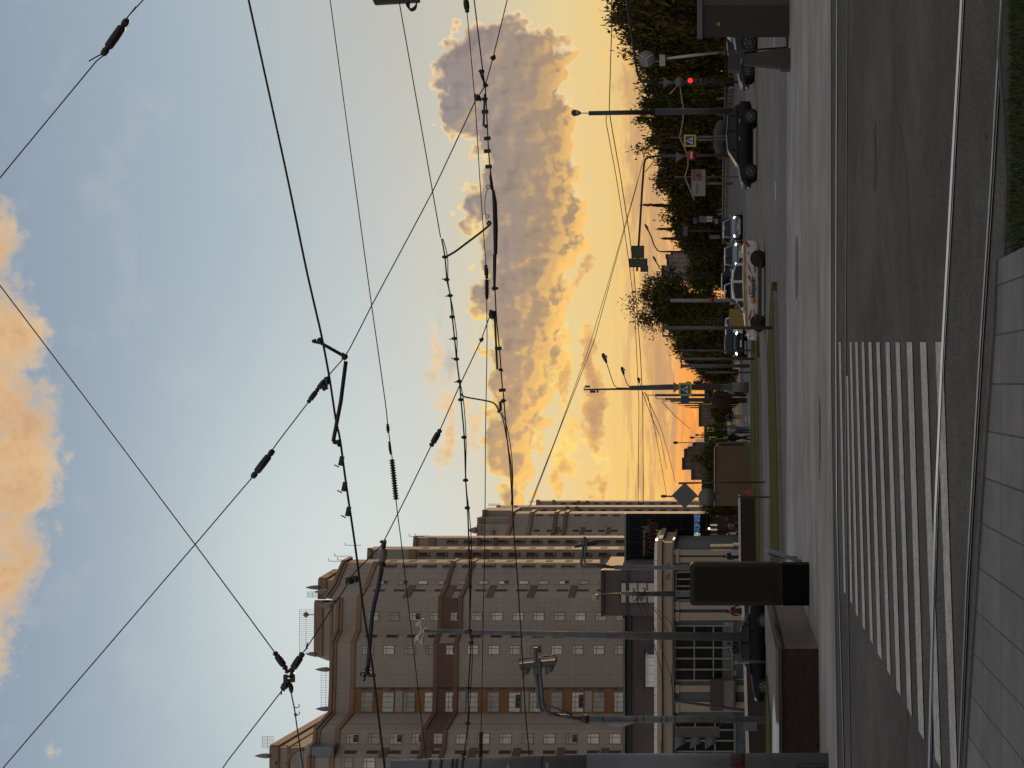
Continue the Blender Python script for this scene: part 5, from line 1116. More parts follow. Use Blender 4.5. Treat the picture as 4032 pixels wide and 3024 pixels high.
# third wire, becoming a bound cable bundle
pts3=[(1739,940),(1752,1012),(1760,1101),(1773,1164),(1781,1248),(1790,1333),(1798,1414),(1809,1502),(1815,1574),(1828,1722),(1834,1891),(1841,2000),(1846,2136),(1850,2310),(1850,2482),(1855,2530),(1844,2709),(1842,2848),(1826,2970),(1806,3016)]
t=wire([(1572,8),(1650,450),(1735,936)],22.8,22.8,.009,'thin wire from the top edge that ends in the bound cable bundle',ext=(1,0))
t=wire(pts3,22.8,22.6,.0125,'thick cable bundle tied at intervals with stubby wire ends, running to the left pole',ext=(0,0))
Y=22.7
for i in range(1,len(pts3)-1):
    c=P(pts3[i][0]-1,pts3[i][1],Y); b=MB(ins); b.ball(c,.032,7,5,(1,1,1.5)); 
    if i in (2,3,5,6,7): b.tube([c,P(pts3[i][0]-20,pts3[i][1]-3+6*(i%2),Y)],.009,4)
    b.wpart(t,'tie')
b=MB(wirem); b.tube(smooth([P(x+5+5*math.sin(i*1.7),y,Y) for i,(x,y) in enumerate(pts3)],4),.008,5); b.wpart(t,'second_strand')
b=MB(wirem); b.tube(smooth([P(x,y,Y) for x,y in ((1754,1012),(1790,992),(1832,961),(1880,925),(1916,896),(1932,880),(1925,872),(1918,885))]),.018,6); b.solo('jumper_cable','sagging jumper cable linking the tied bundle to the thick section insulator','jumper cable','jumper cables')
b=MB(wirem); b.tube(smooth([P(x,y,Y) for x,y in ((1815,1550),(1822,1558),(1836,1564),(1875,1571),(1914,1578),(1940,1585),(1955,1598),(1962,1614))]),.014,6); b.solo('jumper_cable','thin jumper cable dropping from the tied bundle to a small hook insulator','jumper cable','jumper cables')
# fourth thin wire with insulators
t=wire([(1835,-10),(1840,60),(1870,400),(1889,700),(1905,930),(1914,1060),(1917,1250),(1917,1400),(1912,1700),(1910,2000),(1907,2237),(1903,2400),(1899,2640),(1894,2880),(1890,3000)],24,23,.008,'thin slack wire with beaded insulators near the middle and at the left pole',ext=(1,0))
Y=23.6; insul(t,P(1833,-12,Y),P(1840,50,Y),.05); insul(t,P(1913,1042,Y),P(1917,1098,Y),.036); insul(t,P(1917,1100,Y),P(1917,1160,Y),.046,9); insul(t,P(1917,1150,Y),P(1917,1180,Y),.03); insul(t,P(1894,2882,23.1),P(1891,2988,23.1),.045,12)
# fifth: lower contact wire with section insulator
pts5=[(1867,0),(1900,271),(1911,347),(1918,480),(1924,597),(1932,678),(1943,760),(1950,911),(1950,1000),(1949,1122),(1954,1240),(1961,1320),(1969,1400),(1976,1500),(1984,1574),(1994,1701),(2007,1827),(2018,2000),(2027,2150),(2038,2280),(2048,2440),(2058,2603),(2066,2766),(2074,2868),(2089,3024)]
t=wire(pts5,24,24,.0115,'lowest heavy contact wire with the long black section insulator across the cloud bank')
Y=24
b=MB(ins); b.tube([P(1942,748,Y),P(1948,800,Y),P(1951,905,Y),P(1951,1000,Y)],[.025,.04,.042,.032],8); b.wpart(t,'section_insulator')
b=MB(ins); b.tube([P(1930,690,Y),P(1936,748,Y)],.02,6); b.tube([P(1930,678,Y),P(1942,752,Y)],.012,6); b.tube([P(1951,1000,Y),P(1947,1130,Y)],.022,6); b.tube([P(1943,1000,Y),P(1944,1120,Y)],.012,6); b.wpart(t,'runner_bars')
for i,(px,py) in enumerate(((1919,545),(1919,595),(1924,656),(1962,1372),(1978,1536),(1910,440))):
    b=MB(ins); b.box(P(px,py,Y),(.11,.05,.06),0,R(85)); b.wpart(t,'hanging_block')
b=MB(wirem); ring=lambda x,y,r: [P(x,y,Y)+Vector((r*math.cos(a),0,r*math.sin(a))) for a in [math.pi*k/6 for k in range(12)]]
b.tube(ring(1922,735,.03),.007,4,closed=True); b.tube(ring(1919,852,.03),.007,4,closed=True); b.tube(smooth([P(1922,742,Y),P(1912,770,Y),P(1909,810,Y),P(1911,845,Y)]),.006,4); b.wpart(t,'arc_horn')
lump(t,P(1949,1135,Y),.05,s_=(.8,1,1.8),seed=3); lump(t,P(1971,1456,Y),.045,s_=(.9,1,1.2),seed=8); lump(t,P(1982,1577,Y),.05,s_=(.8,1,1.3),seed=9)
insul(t,P(1970,1580,Y),P(1971,1618,Y),.035,5); lump(t,P(1965,1619,Y),.04,seed=10)
rod(t,[P(1890,276,Y),P(1897,300,Y),P(1911,334,Y)],.02); lump(t,P(1896,280,Y),.055,s_=(.8,1,1.4),seed=11); lump(t,P(1912,336,Y),.055,seed=12,n=5); rod(t,[P(1909,370,Y),P(1906,440,Y),P(1904,496,Y)],.018); lump(t,P(1914,497,Y),.05,seed=13); lump(t,P(1908,390,Y),.05,s_=(1,1,1.6),seed=14)
rod(t,[P(1948,1250,Y),P(1953,1350,Y),P(1958,1455,Y)],.018); lump(t,P(1940,1238,Y),.085,s_=(1.1,1,1.2),n=6,seed=15)
b=MB(wirem); b.tube(smooth([P(x,y,Y) for x,y in ((1968,1622),(1980,1650),(1990,1700),(2003,1770),(2014,1850),(2020,1990))]),.010,5); b.tube(smooth([P(x,y,Y) for x,y in ((1974,1622),(1990,1660),(2004,1720),(2015,1800),(2019,1900),(2012,1990))]),.008,5); b.wpart(t,'loose_strand')
# span wires (ropes) crossing between poles
t=wire([(567,-4),(510,58)],20,20,.0085,'short wire tail entering at the top right corner above its insulator',ext=(1,0),sm=False)
t=wire([(510,58),(480,100),(410,217),(380,240),(190,470),(0,700)],20,20,.0085,'span wire with fat ribbed insulator in the upper right sky',ext=(0,1),sm=False)
insul(t,P(504,74,20),P(402,219,20),.062); rod(t,[P(402,212,20),P(375,226,20),P(350,241,20)],.010,'wire_tail'); rod(t,[P(497,74,20),P(536,26,20)],.009,'wire_tail')
J=20.5
t=wire([(0,1124),(361,1600),(768,2143),(958,2400),(1077,2562),(1090,2590)],20,J,.0088,'span wire from the top left cloud down to the four way joint',ext=(1,0),sm=False); insul(t,P(1080,2566,J),P(1128,2636,J),.05); insul(t,P(1090,2580,J),P(1136,2650,J),.042,5)
t=wire([(12,3024),(390,2584),(769,2143),(993,1880),(1069,1776),(1096,1738),(1217,1580),(1286,1487),(1356,1407),(1377,1373),(1463,1204),(1626,900),(1705,751),(1870,401),(1911,336),(1941,228),(1997,0)],20,22,.0088,'long rope span from the bottom left corner up through all wires to the top edge',sm=False)
insul(t,P(992,1882,20.4),P(1078,1770,20.4),.055); insul(t,P(1212,1586,20.7),P(1254,1530,20.7),.04); insul(t,P(1245,1540,20.7),P(1288,1486,20.7),.04); lump(t,P(1278,1522,20.7),.07,n=4,seed=21); lump(t,P(1941,228,22),.05,s_=(1,1,1.3),seed=22,n=2); lump(t,P(1880,385,22),.075,n=6,seed=23)
t=wire([(1141,2660),(1190,2574),(1208,2550),(1304,2400),(1365,2305),(1392,2259),(1500,2149),(1513,2128),(1600,1956),(1697,1756),(1733,1692),(1811,1515),(1895,1338),(1925,1253),(1938,1236)],J,23.5,.0088,'rope span from the four way joint past the roof to the lowest heavy wire',ext=(0,0),sm=False)
insul(t,P(1143,2648,J),P(1194,2570,J),.055); insul(t,P(1696,1758,22.6),P(1735,1690,22.6),.05); lump(t,P(1378,2285,21),.085,n=7,seed=24); lump(t,P(1402,2280,21),.06,s_=(1.4,1,1),seed=25); lump(t,P(1509,2134,21.5),.05,s_=(.8,1,1.6),seed=26); lump(t,P(1896,1338,23),.045,seed=27,n=4)
b=MB(wirem); b.tube([P(1211,2530,J),P(1206,2556,J),P(1212,2552,J)],.010,4); b.wpart(t,'wire_tail')
t=wire([(1118,2706),(1108,2722),(900,2991),(877,3024)],J,21,.0088,'lower left span wire leaving the four way joint towards the bottom',ext=(0,1),sm=False); insul(t,P(1140,2680,J),P(1110,2714,J),.055); rod(t,[P(1110,2710,J),P(1107,2736,J)],.010,'wire_tail')
t=wire([(1144,2690),(1148,2735),(1160,2795),(1171,2874),(1193,3024)],J,20,.010,'twisted wire with curled tails hanging from the four way joint past the roof edge',ext=(0,1)); insul(t,P(1144,2690,J),P(1148,2728,J),.035)
b=MB(wirem); 
for (x,y) in ((1165,2783),(1166,2812)): b.tube(smooth([P(x-6,y,J),P(x+6,y+4,J),P(x+14,y-4,J),P(x+10,y-10,J)]),.006,4)
b.tube([P(1164,2814,J)+Vector((.02*math.cos(a),0,.02*math.sin(a))) for a in [k*math.pi/5 for k in range(10)]],.006,4,closed=True); b.wpart(t,'curled_tail')
b=MB(ins); c=P(1140,2672,J); b.tube([c+Vector((-.02,0,.06)),c+Vector((-.02,0,-.05))],.018,6); b.tube([c+Vector((.03,0,.06)),c+Vector((.03,0,-.05))],.018,6); b.box(c+Vector((0,0,.06)),(.12,.05,.05)); b.box(c+Vector((0,0,-.05)),(.1,.05,.05)); b.box(c+Vector((.05,0,-.03)),(.09,.05,.06),0,R(30)); b.solo('wire_yoke','small black metal yoke joining four span wires left of the roof','wire yoke')
# cantilever tube in front of the tower
Y=21.2; pcan=P(1480,2330,Y); t=thing('cantilever_arm','dark bent cantilever tube with pale insulator hanging before the beige tower','cantilever arm',pcan)
b=MB(M('cantilever_paint',(.04,.045,.05),.5,.2)); b.tube([P(1504,2233,Y),P(1490,2310,Y),P(1474,2375,Y),P(1464,2430,Y),P(1457,2520,Y),P(1448,2636,Y)],.034,10); b.wpart(t,'tube')
b=MB(M('porcelain_grey',(.16,.16,.17),.35)); b.lathe(P(1510,2160,Y),P(1505,2212,Y)-P(1510,2160,Y),[(0,.04),(.02,.058),(.10,.062),(.17,.058),(.2,.04)],14); b.wpart(t,'insulator')
b=MB(ins); b.tube([P(1513,2132,Y),P(1510,2160,Y)],.035,8); b.ball(P(1505,2222,Y),.055,8,6); b.box(P(1503,2228,Y),(.14,.08,.05)); b.wpart(t,'top_clamp')
b=MB(ins); b.tube([P(1448,2632,Y),P(1440,2656,Y)],[.05,.03],8); b.tube(ring(1427,2655,.03) if False else [P(1427,2655,Y)+Vector((.03*math.cos(a),0,.03*math.sin(a))) for a in [math.pi*k/6 for k in range(12)]],.014,5,closed=True); b.tube([P(1440,2656,Y),P(1432,2682,Y)],.018,5); b.tube([P(1450,2648,Y),P(1462,2655,Y)],.02,5); b.box(P(1463,2658,Y),(.05,.05,.11)); b.wpart(t,'hook_clamp')
# distant wires low over the trees
def dwire(pts,Y0,Y1,r,label):
    n=len(pts); ps=[P(x,y,Y0+(Y1-Y0)*i/(n-1)) for i,(x,y) in enumerate(pts)]; b=MB(M('far_wire',(.05,.035,.025),.7)); b.tube(ps,r,5); b.solo('overhead_wire',label,'overhead wire','tram overhead wires')
dwire([(2408,-40),(2408,120),(2399,420),(2401,440)],88,88,.03,'far wire from the top edge to the dark lamp post at right')
dwire([(2388,446),(2386,479),(2427,700),(2455,881),(2480,1060),(2501,1248),(2507,1400),(2516,1595),(2514,1785),(2513,1985)],88,130,.028,'upper of two far wires running level above the sunset horizon')
dwire([(2400,446),(2405,479),(2444,700),(2476,907),(2495,1059),(2522,1400),(2531,1595),(2533,1985)],88,130,.034,'lower of two far wires running level above the sunset horizon')
dwire([(2550,560),(2514,700),(2400,1097),(2317,1375),(2190,1722),(2083,1995)],140,90,.024,'fainter of two far wires rising left from the trees to the tower top')
dwire([(2540,601),(2499,760),(2410,1080),(2340,1340),(2200,1700),(2090,1990)],140,90,.028,'bolder of two far wires rising left from the trees to the tower top')
for i,pts in enumerate(([(2530,1545),(2565,1640),(2600,1720),(2625,1845)],[(2540,1548),(2600,1680),(2630,1780),(2660,1900)],[(2551,1560),(2580,1700),(2625,1950)],[(2605,1580),(2660,1640),(2720,1690)])):
    dwire(pts,105,180,.03,['highest','second highest','third highest','shortest steep'][i]+' thin wire fanning down left from the row of tram poles')
# right edge: pole with banner whose edge enters the frame
Y=26.0; base=Vector((P(0,-26,Y).x,Y,0)); t=thing('catenary_pole','pole at the top edge with a red banner strip and looped cables','catenary pole',base)
b=MB(steel); b.tube([base,P(1300,-26,Y)],.10,14); b.wpart(t,'tube')
b=MB(M('banner_red',(.35,.015,.05),.6)); b.box(P(1540,-12,Y),(.065,.02,1.98)); b.wpart(t,'banner')
b=MB(M('dark_bracket_grey',(.03,.034,.04),.5)); b.plate([P(1455,-30,Y-.05),P(1468,3,Y-.05),P(1474,16,Y-.05),P(1650,6,Y-.05),P(1650,-30,Y-.05)],(0,-1,0),.1); b.wpart(t,'bracket_box')
b=MB(wirem)
for k in range(4): b.tube(smooth([P(1598+k*5,-10,Y-.02*k),P(1600+k*4,18+k*4,Y),P(1612+k*3,34+k*3,Y),P(1632+k*2,26+k*2,Y),P(1650-k*3,-8,Y)]),.012,5)
b.wpart(t,'cable_loops')
# ---------------------------------------------------------------- vehicles
tyre=M('tyre_rubber',(.008,.008,.008),.85); chrome=M('bright_trim',(.5,.5,.5),.2,.9)
carglass=M('car_glass',(.008,.010,.012),.06,0,var=.2,spec=.3); under=M('underbody_black',(.006,.006,.006),.8)
rimm=M('alloy_rim',(.16,.16,.165),.35,.7)
hl_off=M('headlight_glass',(.35,.36,.38),.1,spec=.9); hl_on=M('headlight_lit',(.8,.8,.8),.2,emit=(1,.96,.9),es=6); tl=M('tail_light',(.30,.01,.015),.2)
PROF={ # x fractions (front=0): hood/belt stations, cabin points (base_front, roof_front, roof_mid, roof_rear, base_rear) with z fractions
 'hatch':dict(st=[(0,.36,.40),(.015,.30,.47),(.05,.26,.53),(.16,.24,.60),(.27,.22,.645),(.5,.2,.66),(.75,.2,.675),(.92,.22,.67),(.975,.26,.64),(1,.34,.58)],cab=[(.255,.64),(.44,.965),(.62,1.0),(.83,.95),(.965,.66)],panes=[.42,.64,.82]),
 'sedan':dict(st=[(0,.36,.42),(.015,.3,.49),(.05,.26,.55),(.16,.24,.61),(.27,.22,.655),(.5,.2,.665),(.78,.2,.69),(.93,.22,.70),(.985,.28,.66),(1,.36,.58)],cab=[(.265,.65),(.43,.96),(.56,1.0),(.70,.965),(.875,.69)],panes=[.40,.585,.76]),
 'suv':dict(st=[(0,.30,.42),(.015,.25,.52),(.05,.22,.56),(.16,.2,.60),(.25,.19,.635),(.5,.18,.64),(.75,.18,.65),(.92,.19,.65),(.98,.22,.63),(1,.28,.56)],cab=[(.235,.63),(.38,.965),(.6,1.0),(.86,.965),(.975,.64)],panes=[.38,.60,.83]),
}
def car(label,px,py,Y,kind,L_,W,Hc,paint,rz=0,lights=False,loc=None,group='cars at the junction',cat='car',name='parked_car',rimmat=None,extra=None):
    p=loc or Vector(((CX-py)/F*Y,Y,0)); t=thing(name,label,cat,p,group,rz); pr=PROF[kind]
    X=lambda f: (f-.5)*L_
    wr=.31*Hc/1.45; 
    b=MB(paint); vs=[];fs=[]; st=pr['st']; n=len(st)
    wf=[.72,.84,.91,.97,.99,1,.99,.96,.90,.80]
    for i,(x,z0,z1) in enumerate(st):
        w=W/2*wf[i]; zb=z0*Hc*.62+.02; zt=z1*Hc
        ring=[(-w*.86,zb),(-w*.985,zb+.10*Hc),(-w,zb+(zt-zb)*.55),(-w*.965,zt-.045*Hc),(-w*.86,zt),(0,zt+.012*Hc),(w*.86,zt),(w*.965,zt-.045*Hc),(w,zb+(zt-zb)*.55),(w*.985,zb+.10*Hc),(w*.86,zb)]
        vs+= [(X(x),y,z) for y,z in ring]
    m=11
    for i in range(n-1):
        for j in range(m-1): fs.append((i*m+j,i*m+j+1,(i+1)*m+j+1,(i+1)*m+j))
        fs.append((i*m+m-1,i*m,(i+1)*m,(i+1)*m+m-1))
    fs.append(tuple(range(m)));fs.append(tuple(range(n*m-1,(n-1)*m-1,-1)))
    b.smooth=True; b.add(vs,fs); o=b.part(t,'body'); sm=o.modifiers.new('s','SUBSURF'); sm.levels=1; sm.render_levels=2
    # cabin shell
    c=pr['cab']; wb=W/2*.90; wt=W/2*.70; b=MB(paint); vs=[]
    ws=[wb*.93,wt*.96,wt,wt*.95,wb*.92]
    for (x,z),w in zip(c,ws): vs+= [(X(x),-w,z*Hc),(X(x),0,z*Hc+(.02*Hc if z>.9 else .0)),(X(x),w,z*Hc)]
    vs+= [(X(.5),-wb,c[0][1]*Hc-.01),(X(.5),wb,c[0][1]*Hc-.01)]
    fs=[]
    for i in range(4): a=3*i; fs+= [(a,a+1,a+4,a+3),(a+1,a+2,a+5,a+4)]
    fs+= [(0,3,6,9,12,15)[::1],(2,16,14,11,8,5)]
    b.add(vs,fs); b.part(t,'cabin')
    V=lambda i,k: Vector(vs[3*i+k])
    def quadplate(a,b_,c_,d,nrm,th=.012,name='window'):
        g=MB(carglass); nn=Vector(nrm).normalized(); g.plate([a+nn*th,b_+nn*th,c_+nn*th,d+nn*th],nn,.01); return g.part(t,name)
    def lerp4(a,b_,c_,d,u,v): return a.lerp(b_,u).lerp(d.lerp(c_,u),v)
    # windscreen and rear window
    for i0,i1,nm in ((0,1,'windscreen'),(4,3,'rear_window')):
        a,b_=V(i0,0),V(i0,2); c_,d=V(i1,2),V(i1,0)
        nr=(b_-a).cross(d-a); 
        if nr.z<0: nr=-nr
        quadplate(lerp4(a,b_,c_,d,.05,.06),lerp4(a,b_,c_,d,.95,.06),lerp4(a,b_,c_,d,.93,.93),lerp4(a,b_,c_,d,.07,.93),nr,.02,nm)
    # side windows split by pillars
    cuts=[c[0][0]]+pr['panes']+[c[4][0]]
    def top(x):
        for i in range(4):
            if c[i][0]<=x<=c[i+1][0]: k=(x-c[i][0])/(c[i+1][0]-c[i][0]); return c[i][1]+(c[i+1][1]-c[i][1])*k
    for sgn in (-1,1):
        for i in range(4):
            x0,x1=cuts[i]+.014,cuts[i+1]-.014
            if i==0: x0+=.035
            if i==3: x1-=.035
            if x1-x0<.03: continue
            def sp(x,fr):
                zb=c[0][1]*Hc+.01+(c[4][1]-c[0][1])*Hc*(x-c[0][0])/(c[4][0]-c[0][0]); zt=top(x)*Hc; z=zb+(zt-zb)*fr; k=(z-c[0][1]*Hc)/((1-c[0][1])*Hc); return Vector((X(x),sgn*(wb+(wt-wb)*max(0,k)+.012),z))
            pts=[sp(x0,.06),sp(x1,.06),sp(x1,.86),sp((x0+x1)/2,.88),sp(x0,.86)]
            g=MB(carglass); g.plate(pts if sgn<0 else pts[::-1],(0,sgn,.35),.012); g.part(t,'side_window')
    # wheels
    for fx in (.165,.815):
        for sgn in (-1,1):
            o=bpy.data.objects.new('wheel',None); 
            cc=Vector((X(fx),sgn*(W/2-.10),wr)); b=MB(under); b.lathe(cc+Vector((0,-.09*sgn*0-.02,0)),(0,sgn,0),[(0,wr*1.16),(.105,wr*1.16)],20); b.part(t,'wheel_arch')
            b=MB(tyre); b.lathe(cc+Vector((0,-sgn*.08,0)),(0,sgn,0),[(0,wr*.85),(.02,wr),(.17,wr),(.195,wr*.9),(.2,wr*.7)],22); w=b.part(t,'wheel')
            b=MB(rimmat or rimm); q=cc+Vector((0,sgn*.122,0))
            for k in range(7):
                a=2*math.pi*k/7; b.tube([q,q+Vector((math.cos(a)*wr*.66,0,math.sin(a)*wr*.66))],[.03,.026],5)
            b.tube([q+Vector((math.cos(a)*wr*.67,0,math.sin(a)*wr*.67)) for a in [2*math.pi*k/16 for k in range(16)]],.018,5,closed=True); b.ball(q,.05,8,5)
            b.part(w,'rim')
    # lamps, grille, bumpers, mirrors, plate
    for sgn in (-1,1):
        b=MB(hl_on if lights else hl_off); b.ball((X(.03),sgn*W*.36,Hc*.475),.11,10,6,(.8,1.35,.62)); b.part(t,'headlight')
        b=MB(tl); b.ball((X(.975),sgn*W*.40,Hc*.585),.11,10,6,(.9,.8,1.0)); b.part(t,'tail_light')
        b=MB(paint); b.ball((X(c[0][0]+.045),sgn*(W/2+.06),Hc*.66),.09,8,6,(.7,1,.75)); b.part(t,'wing_mirror')
        for fx in (pr['panes'][0]+.13,pr['panes'][1]+.12):
            b=MB(chrome if kind!='sedan' else paint); b.box((X(fx),sgn*(W/2+.006),Hc*.585),(.17,.03,.03)); b.part(t,'door_handle')
    b=MB(under); b.box((X(.012),0,Hc*.40),(.07,W*.46,Hc*.085)); b.part(t,'grille')
    b=MB(under); b.box((X(.02),0,Hc*.24),(.08,W*.62,Hc*.09)); b.part(t,'lower_grille')
    b=MB(white); b.box((X(-.002),0,Hc*.30),(.03,.5,.11)); b.part(t,'number_plate')
    b=MB(under); b.prism([(X(.1),-W*.42),(X(.9),-W*.42),(X(.9),W*.42),(X(.1),W*.42)],.13*Hc,.2*Hc); b.part(t,'underbody')
    if extra: extra(t,X,Hc,W,L_)
    return t
paint=lambda n,c,m=.3,r=.35,ct=.25: M(n,c,r,m,var=.05,scale=2,spec=.35,coat=ct)
dk=M('dark_green_black_paint',(.006,.007,.0075),.38,.2,var=.05,spec=.25); dblue=M('dark_navy_paint',(.005,.006,.011),.4,.2,var=.05,spec=.2); blk_=paint('black_car_paint',(.006,.006,.008)); slv=paint('silver_paint',(.26,.26,.27),.6); grp=paint('graphite_paint',(.03,.032,.036),.5); wht=paint('white_car_paint',(.52,.53,.56),.0,.3)
car('dark hatchback driving left with bright windscreen edge, under the crossing sign',2978,574,70.5,'hatch',4.22,1.76,1.53,dk,name='moving_car')
def rally(t,X,Hc,W,L_):
    y=-W/2-.012; yl=M('rally_yellow_band',(.36,.19,.02),.5); rd=M('rally_red_flash',(.30,.02,.015),.5); bk=M('rally_black',(.01,.01,.01),.5)
    b=MB(yl); b.plate([(X(.05),y,Hc*.53),(X(.5),y-.008,Hc*.575),(X(.98),y+.03,Hc*.60),(X(.98),y+.03,Hc*.655),(X(.5),y-.008,Hc*.645),(X(.06),y,Hc*.585)],(0,-1,0),.05); b.part(t,'yellow_band')
    def star(cx_,cz,pts): 
        b=MB(rd); b.plate([(X(cx_+u),y-.016,Hc*(cz+v)) for u,v in pts],(0,-1,0),.02); b.part(t,'red_flash')
    star(.25,.40,[(-.07,.06),(-.035,.11),(.05,.035),(.035,.02),(-.03,.055)]); star(.27,.33,[(-.09,-.055),(-.05,-.05),(.03,.03),(.02,.045),(-.05,-.005)])
    star(.72,.45,[(-.09,-.07),(-.03,.0),(-.03,-.02),(.06,.09),(.0,.06),(-.02,.035)]); star(.63,.45,[(-.07,-.03),(.02,.03),(.0,.08),(-.03,.04)]); star(.70,.32,[(-.04,.0),(.03,.04),(.035,.01),(.0,-.03)]); star(.96,.55,[(-.03,-.1),(.02,-.02),(.02,.02),(-.02,.02)])
    b=MB(M('logo_orange',(.42,.19,.02),.5)); b.lathe((X(.385),y-.008,Hc*.36),(0,-1,0),[(0,.095),(.01,.095)],22); o=b.part(t,'round_logo'); b=MB(rd); b.plate([(X(.385)+.07*math.cos(a),y-.022,Hc*.36+.07*math.sin(a)) for a in (2.2,2.7,3.3,3.9,4.5)],(0,-1,0),.004); b.part(o,'logo_wedge')
    text(t,'side_lettering','Маркет',.235,bk,Vector((X(.415),y-.018,Hc*.315)),(R(90),0,0),bold=.006); text(t,'side_lettering','ЯНДЕКС',.085,M('lettering_grey',(.12,.12,.13),.6),Vector((X(.45),y-.018,Hc*.46)),(R(90),0,0))
    text(t,'side_lettering','W',.13,bk,Vector((X(.85),y+.0,Hc*.48)),(R(90),0,0)); text(t,'side_lettering','V',.13,bk,Vector((X(.09),y+.01,Hc*.44)),(R(90),0,0))
    b=MB(M('sill_dark',(.03,.03,.022),.8)); b.box((0,-W/2+.0,Hc*.165),(L_*.62,.06,Hc*.10)); b.part(t,'dark_sill')  # dark strip low along the near side of the car
car('white sedan with orange and red advertising livery and black lettering, driving left',3007,1146,57.0,'sedan',3.98,1.66,1.36,wht,rimmat=M('black_rim',(.012,.011,.01),.6),extra=rally,name='moving_car')
car('dark blue sedan parked behind the granite planter, facing left',3030,2552,50.5,'sedan',3.62,1.6,1.10,dblue,loc=Vector((pl(2552,50.5).x,50.5,.0)))
car('black saloon whose bonnet shows left of the grey terminal at far right',2978,190,76,'sedan',4.3,1.8,1.50,blk_,name='moving_car')
car('tall black off road car half hidden behind the utility cabinet',2974,70,70,'suv',4.4,1.85,1.86,blk_,name='moving_car')
car('silver off road car coming head on with lit headlights, right of the others',2923,905,112,'suv',4.6,1.92,1.72,slv,R(90),True,name='moving_car')
car('grey silver oncoming car with lit lamps showing just behind the white sedan boot',2906,1012,104,'suv',4.6,1.9,1.62,slv,R(90),True,name='moving_car')
car('black oncoming car almost hidden above the white sedan roof, third in its queue',2903,1065,128,'hatch',4.4,1.85,1.6,blk_,R(90),True,name='moving_car')
car('tall grey oncoming car showing only its dark screen above the white sedan',2905,1108,118,'suv',4.6,1.95,1.85,grp,R(90),True,name='moving_car')
car('pale oncoming car seen over the front of the white sedan roof',2905,1152,116,'hatch',4.4,1.85,1.62,wht,R(90),False,name='moving_car')
car('white oncoming car with a bright headlight behind the grey median post',2938,1288,100,'hatch',4.4,1.8,1.56,wht,R(90),True,name='moving_car')
car('black oncoming off road car with lit lamps, leftmost of the queue by the thin posts',2940,1356,100,'suv',4.5,1.88,1.6,blk_,R(90),True,name='moving_car')
car('silver grey car standing far away between the posts and the lamp mast',2884,1472,230,'hatch',4.2,1.75,1.6,slv,R(60))
# bus
Y=146; p=Vector((pl(1295,Y).x,Y,0)); t=thing('city_bus','dark city bus with a green lit route board coming head on under the trees','bus',p)
bm=paint('bus_dark_paint',(.014,.014,.016)); b=MB(bm); b.box((0,5.5,1.72),(2.5,11,2.66)); b.part(t,'body'); b=MB(M('bus_white_roof',(.35,.35,.34),.5)); b.box((0,5.5,3.09),(2.44,10.9,.10)); b.part(t,'roof')
b=MB(carglass); b.box((0,-.02,1.95),(2.3,.06,1.2)); b.part(t,'windscreen'); b=MB(M('side_board_grey',(.08,.08,.085),.6)); b.box((1.27,4,1.2),(.06,6,1.2)); b.part(t,'side_panel')
text(t,'route_board','7 МЕТРО',.30,M('route_green',(.2,.25,.05),.5,emit=(.65,.8,.15),es=.5),Vector((-.85,-.08,2.68)),(R(90),0,0))
for s_ in (-1,1):
    b=MB(hl_off); b.ball((s_*.95,-.02,.75),.12,8,6); b.part(t,'headlight'); b=MB(bm); b.box((s_*1.4,-.2,2.3),(.14,.1,.4)); b.part(t,'wing_mirror')
    for y in (2.4,8.6): b=MB(tyre); b.lathe((s_*1.0,y,.48),(s_,0,0),[(0,.48),(.28,.48)],16); b.part(t,'wheel')
# yellow box van behind the rally car bonnet
Y=72.0; b=MB(M('courier_yellow',(.25,.16,.035),.6,var=.08)); p=pl(1254,Y); t=thing('yellow_box','plain dull yellow box cart above the bonnet of the white sedan','box cart',p)
b.box((p.x,Y,.98),(.95,.7,.82)); b.wpart(t,'box'); b=MB(dsteel); b.box((p.x,Y,.45),(.9,.6,.06)); b.wpart(t,'frame')
for s_ in (-1,1): b=MB(tyre); b.lathe((p.x+s_*.3,Y-.4,.28),(0,1,0),[(0,.28),(.06,.28)],16); b.wpart(t,'wheel')
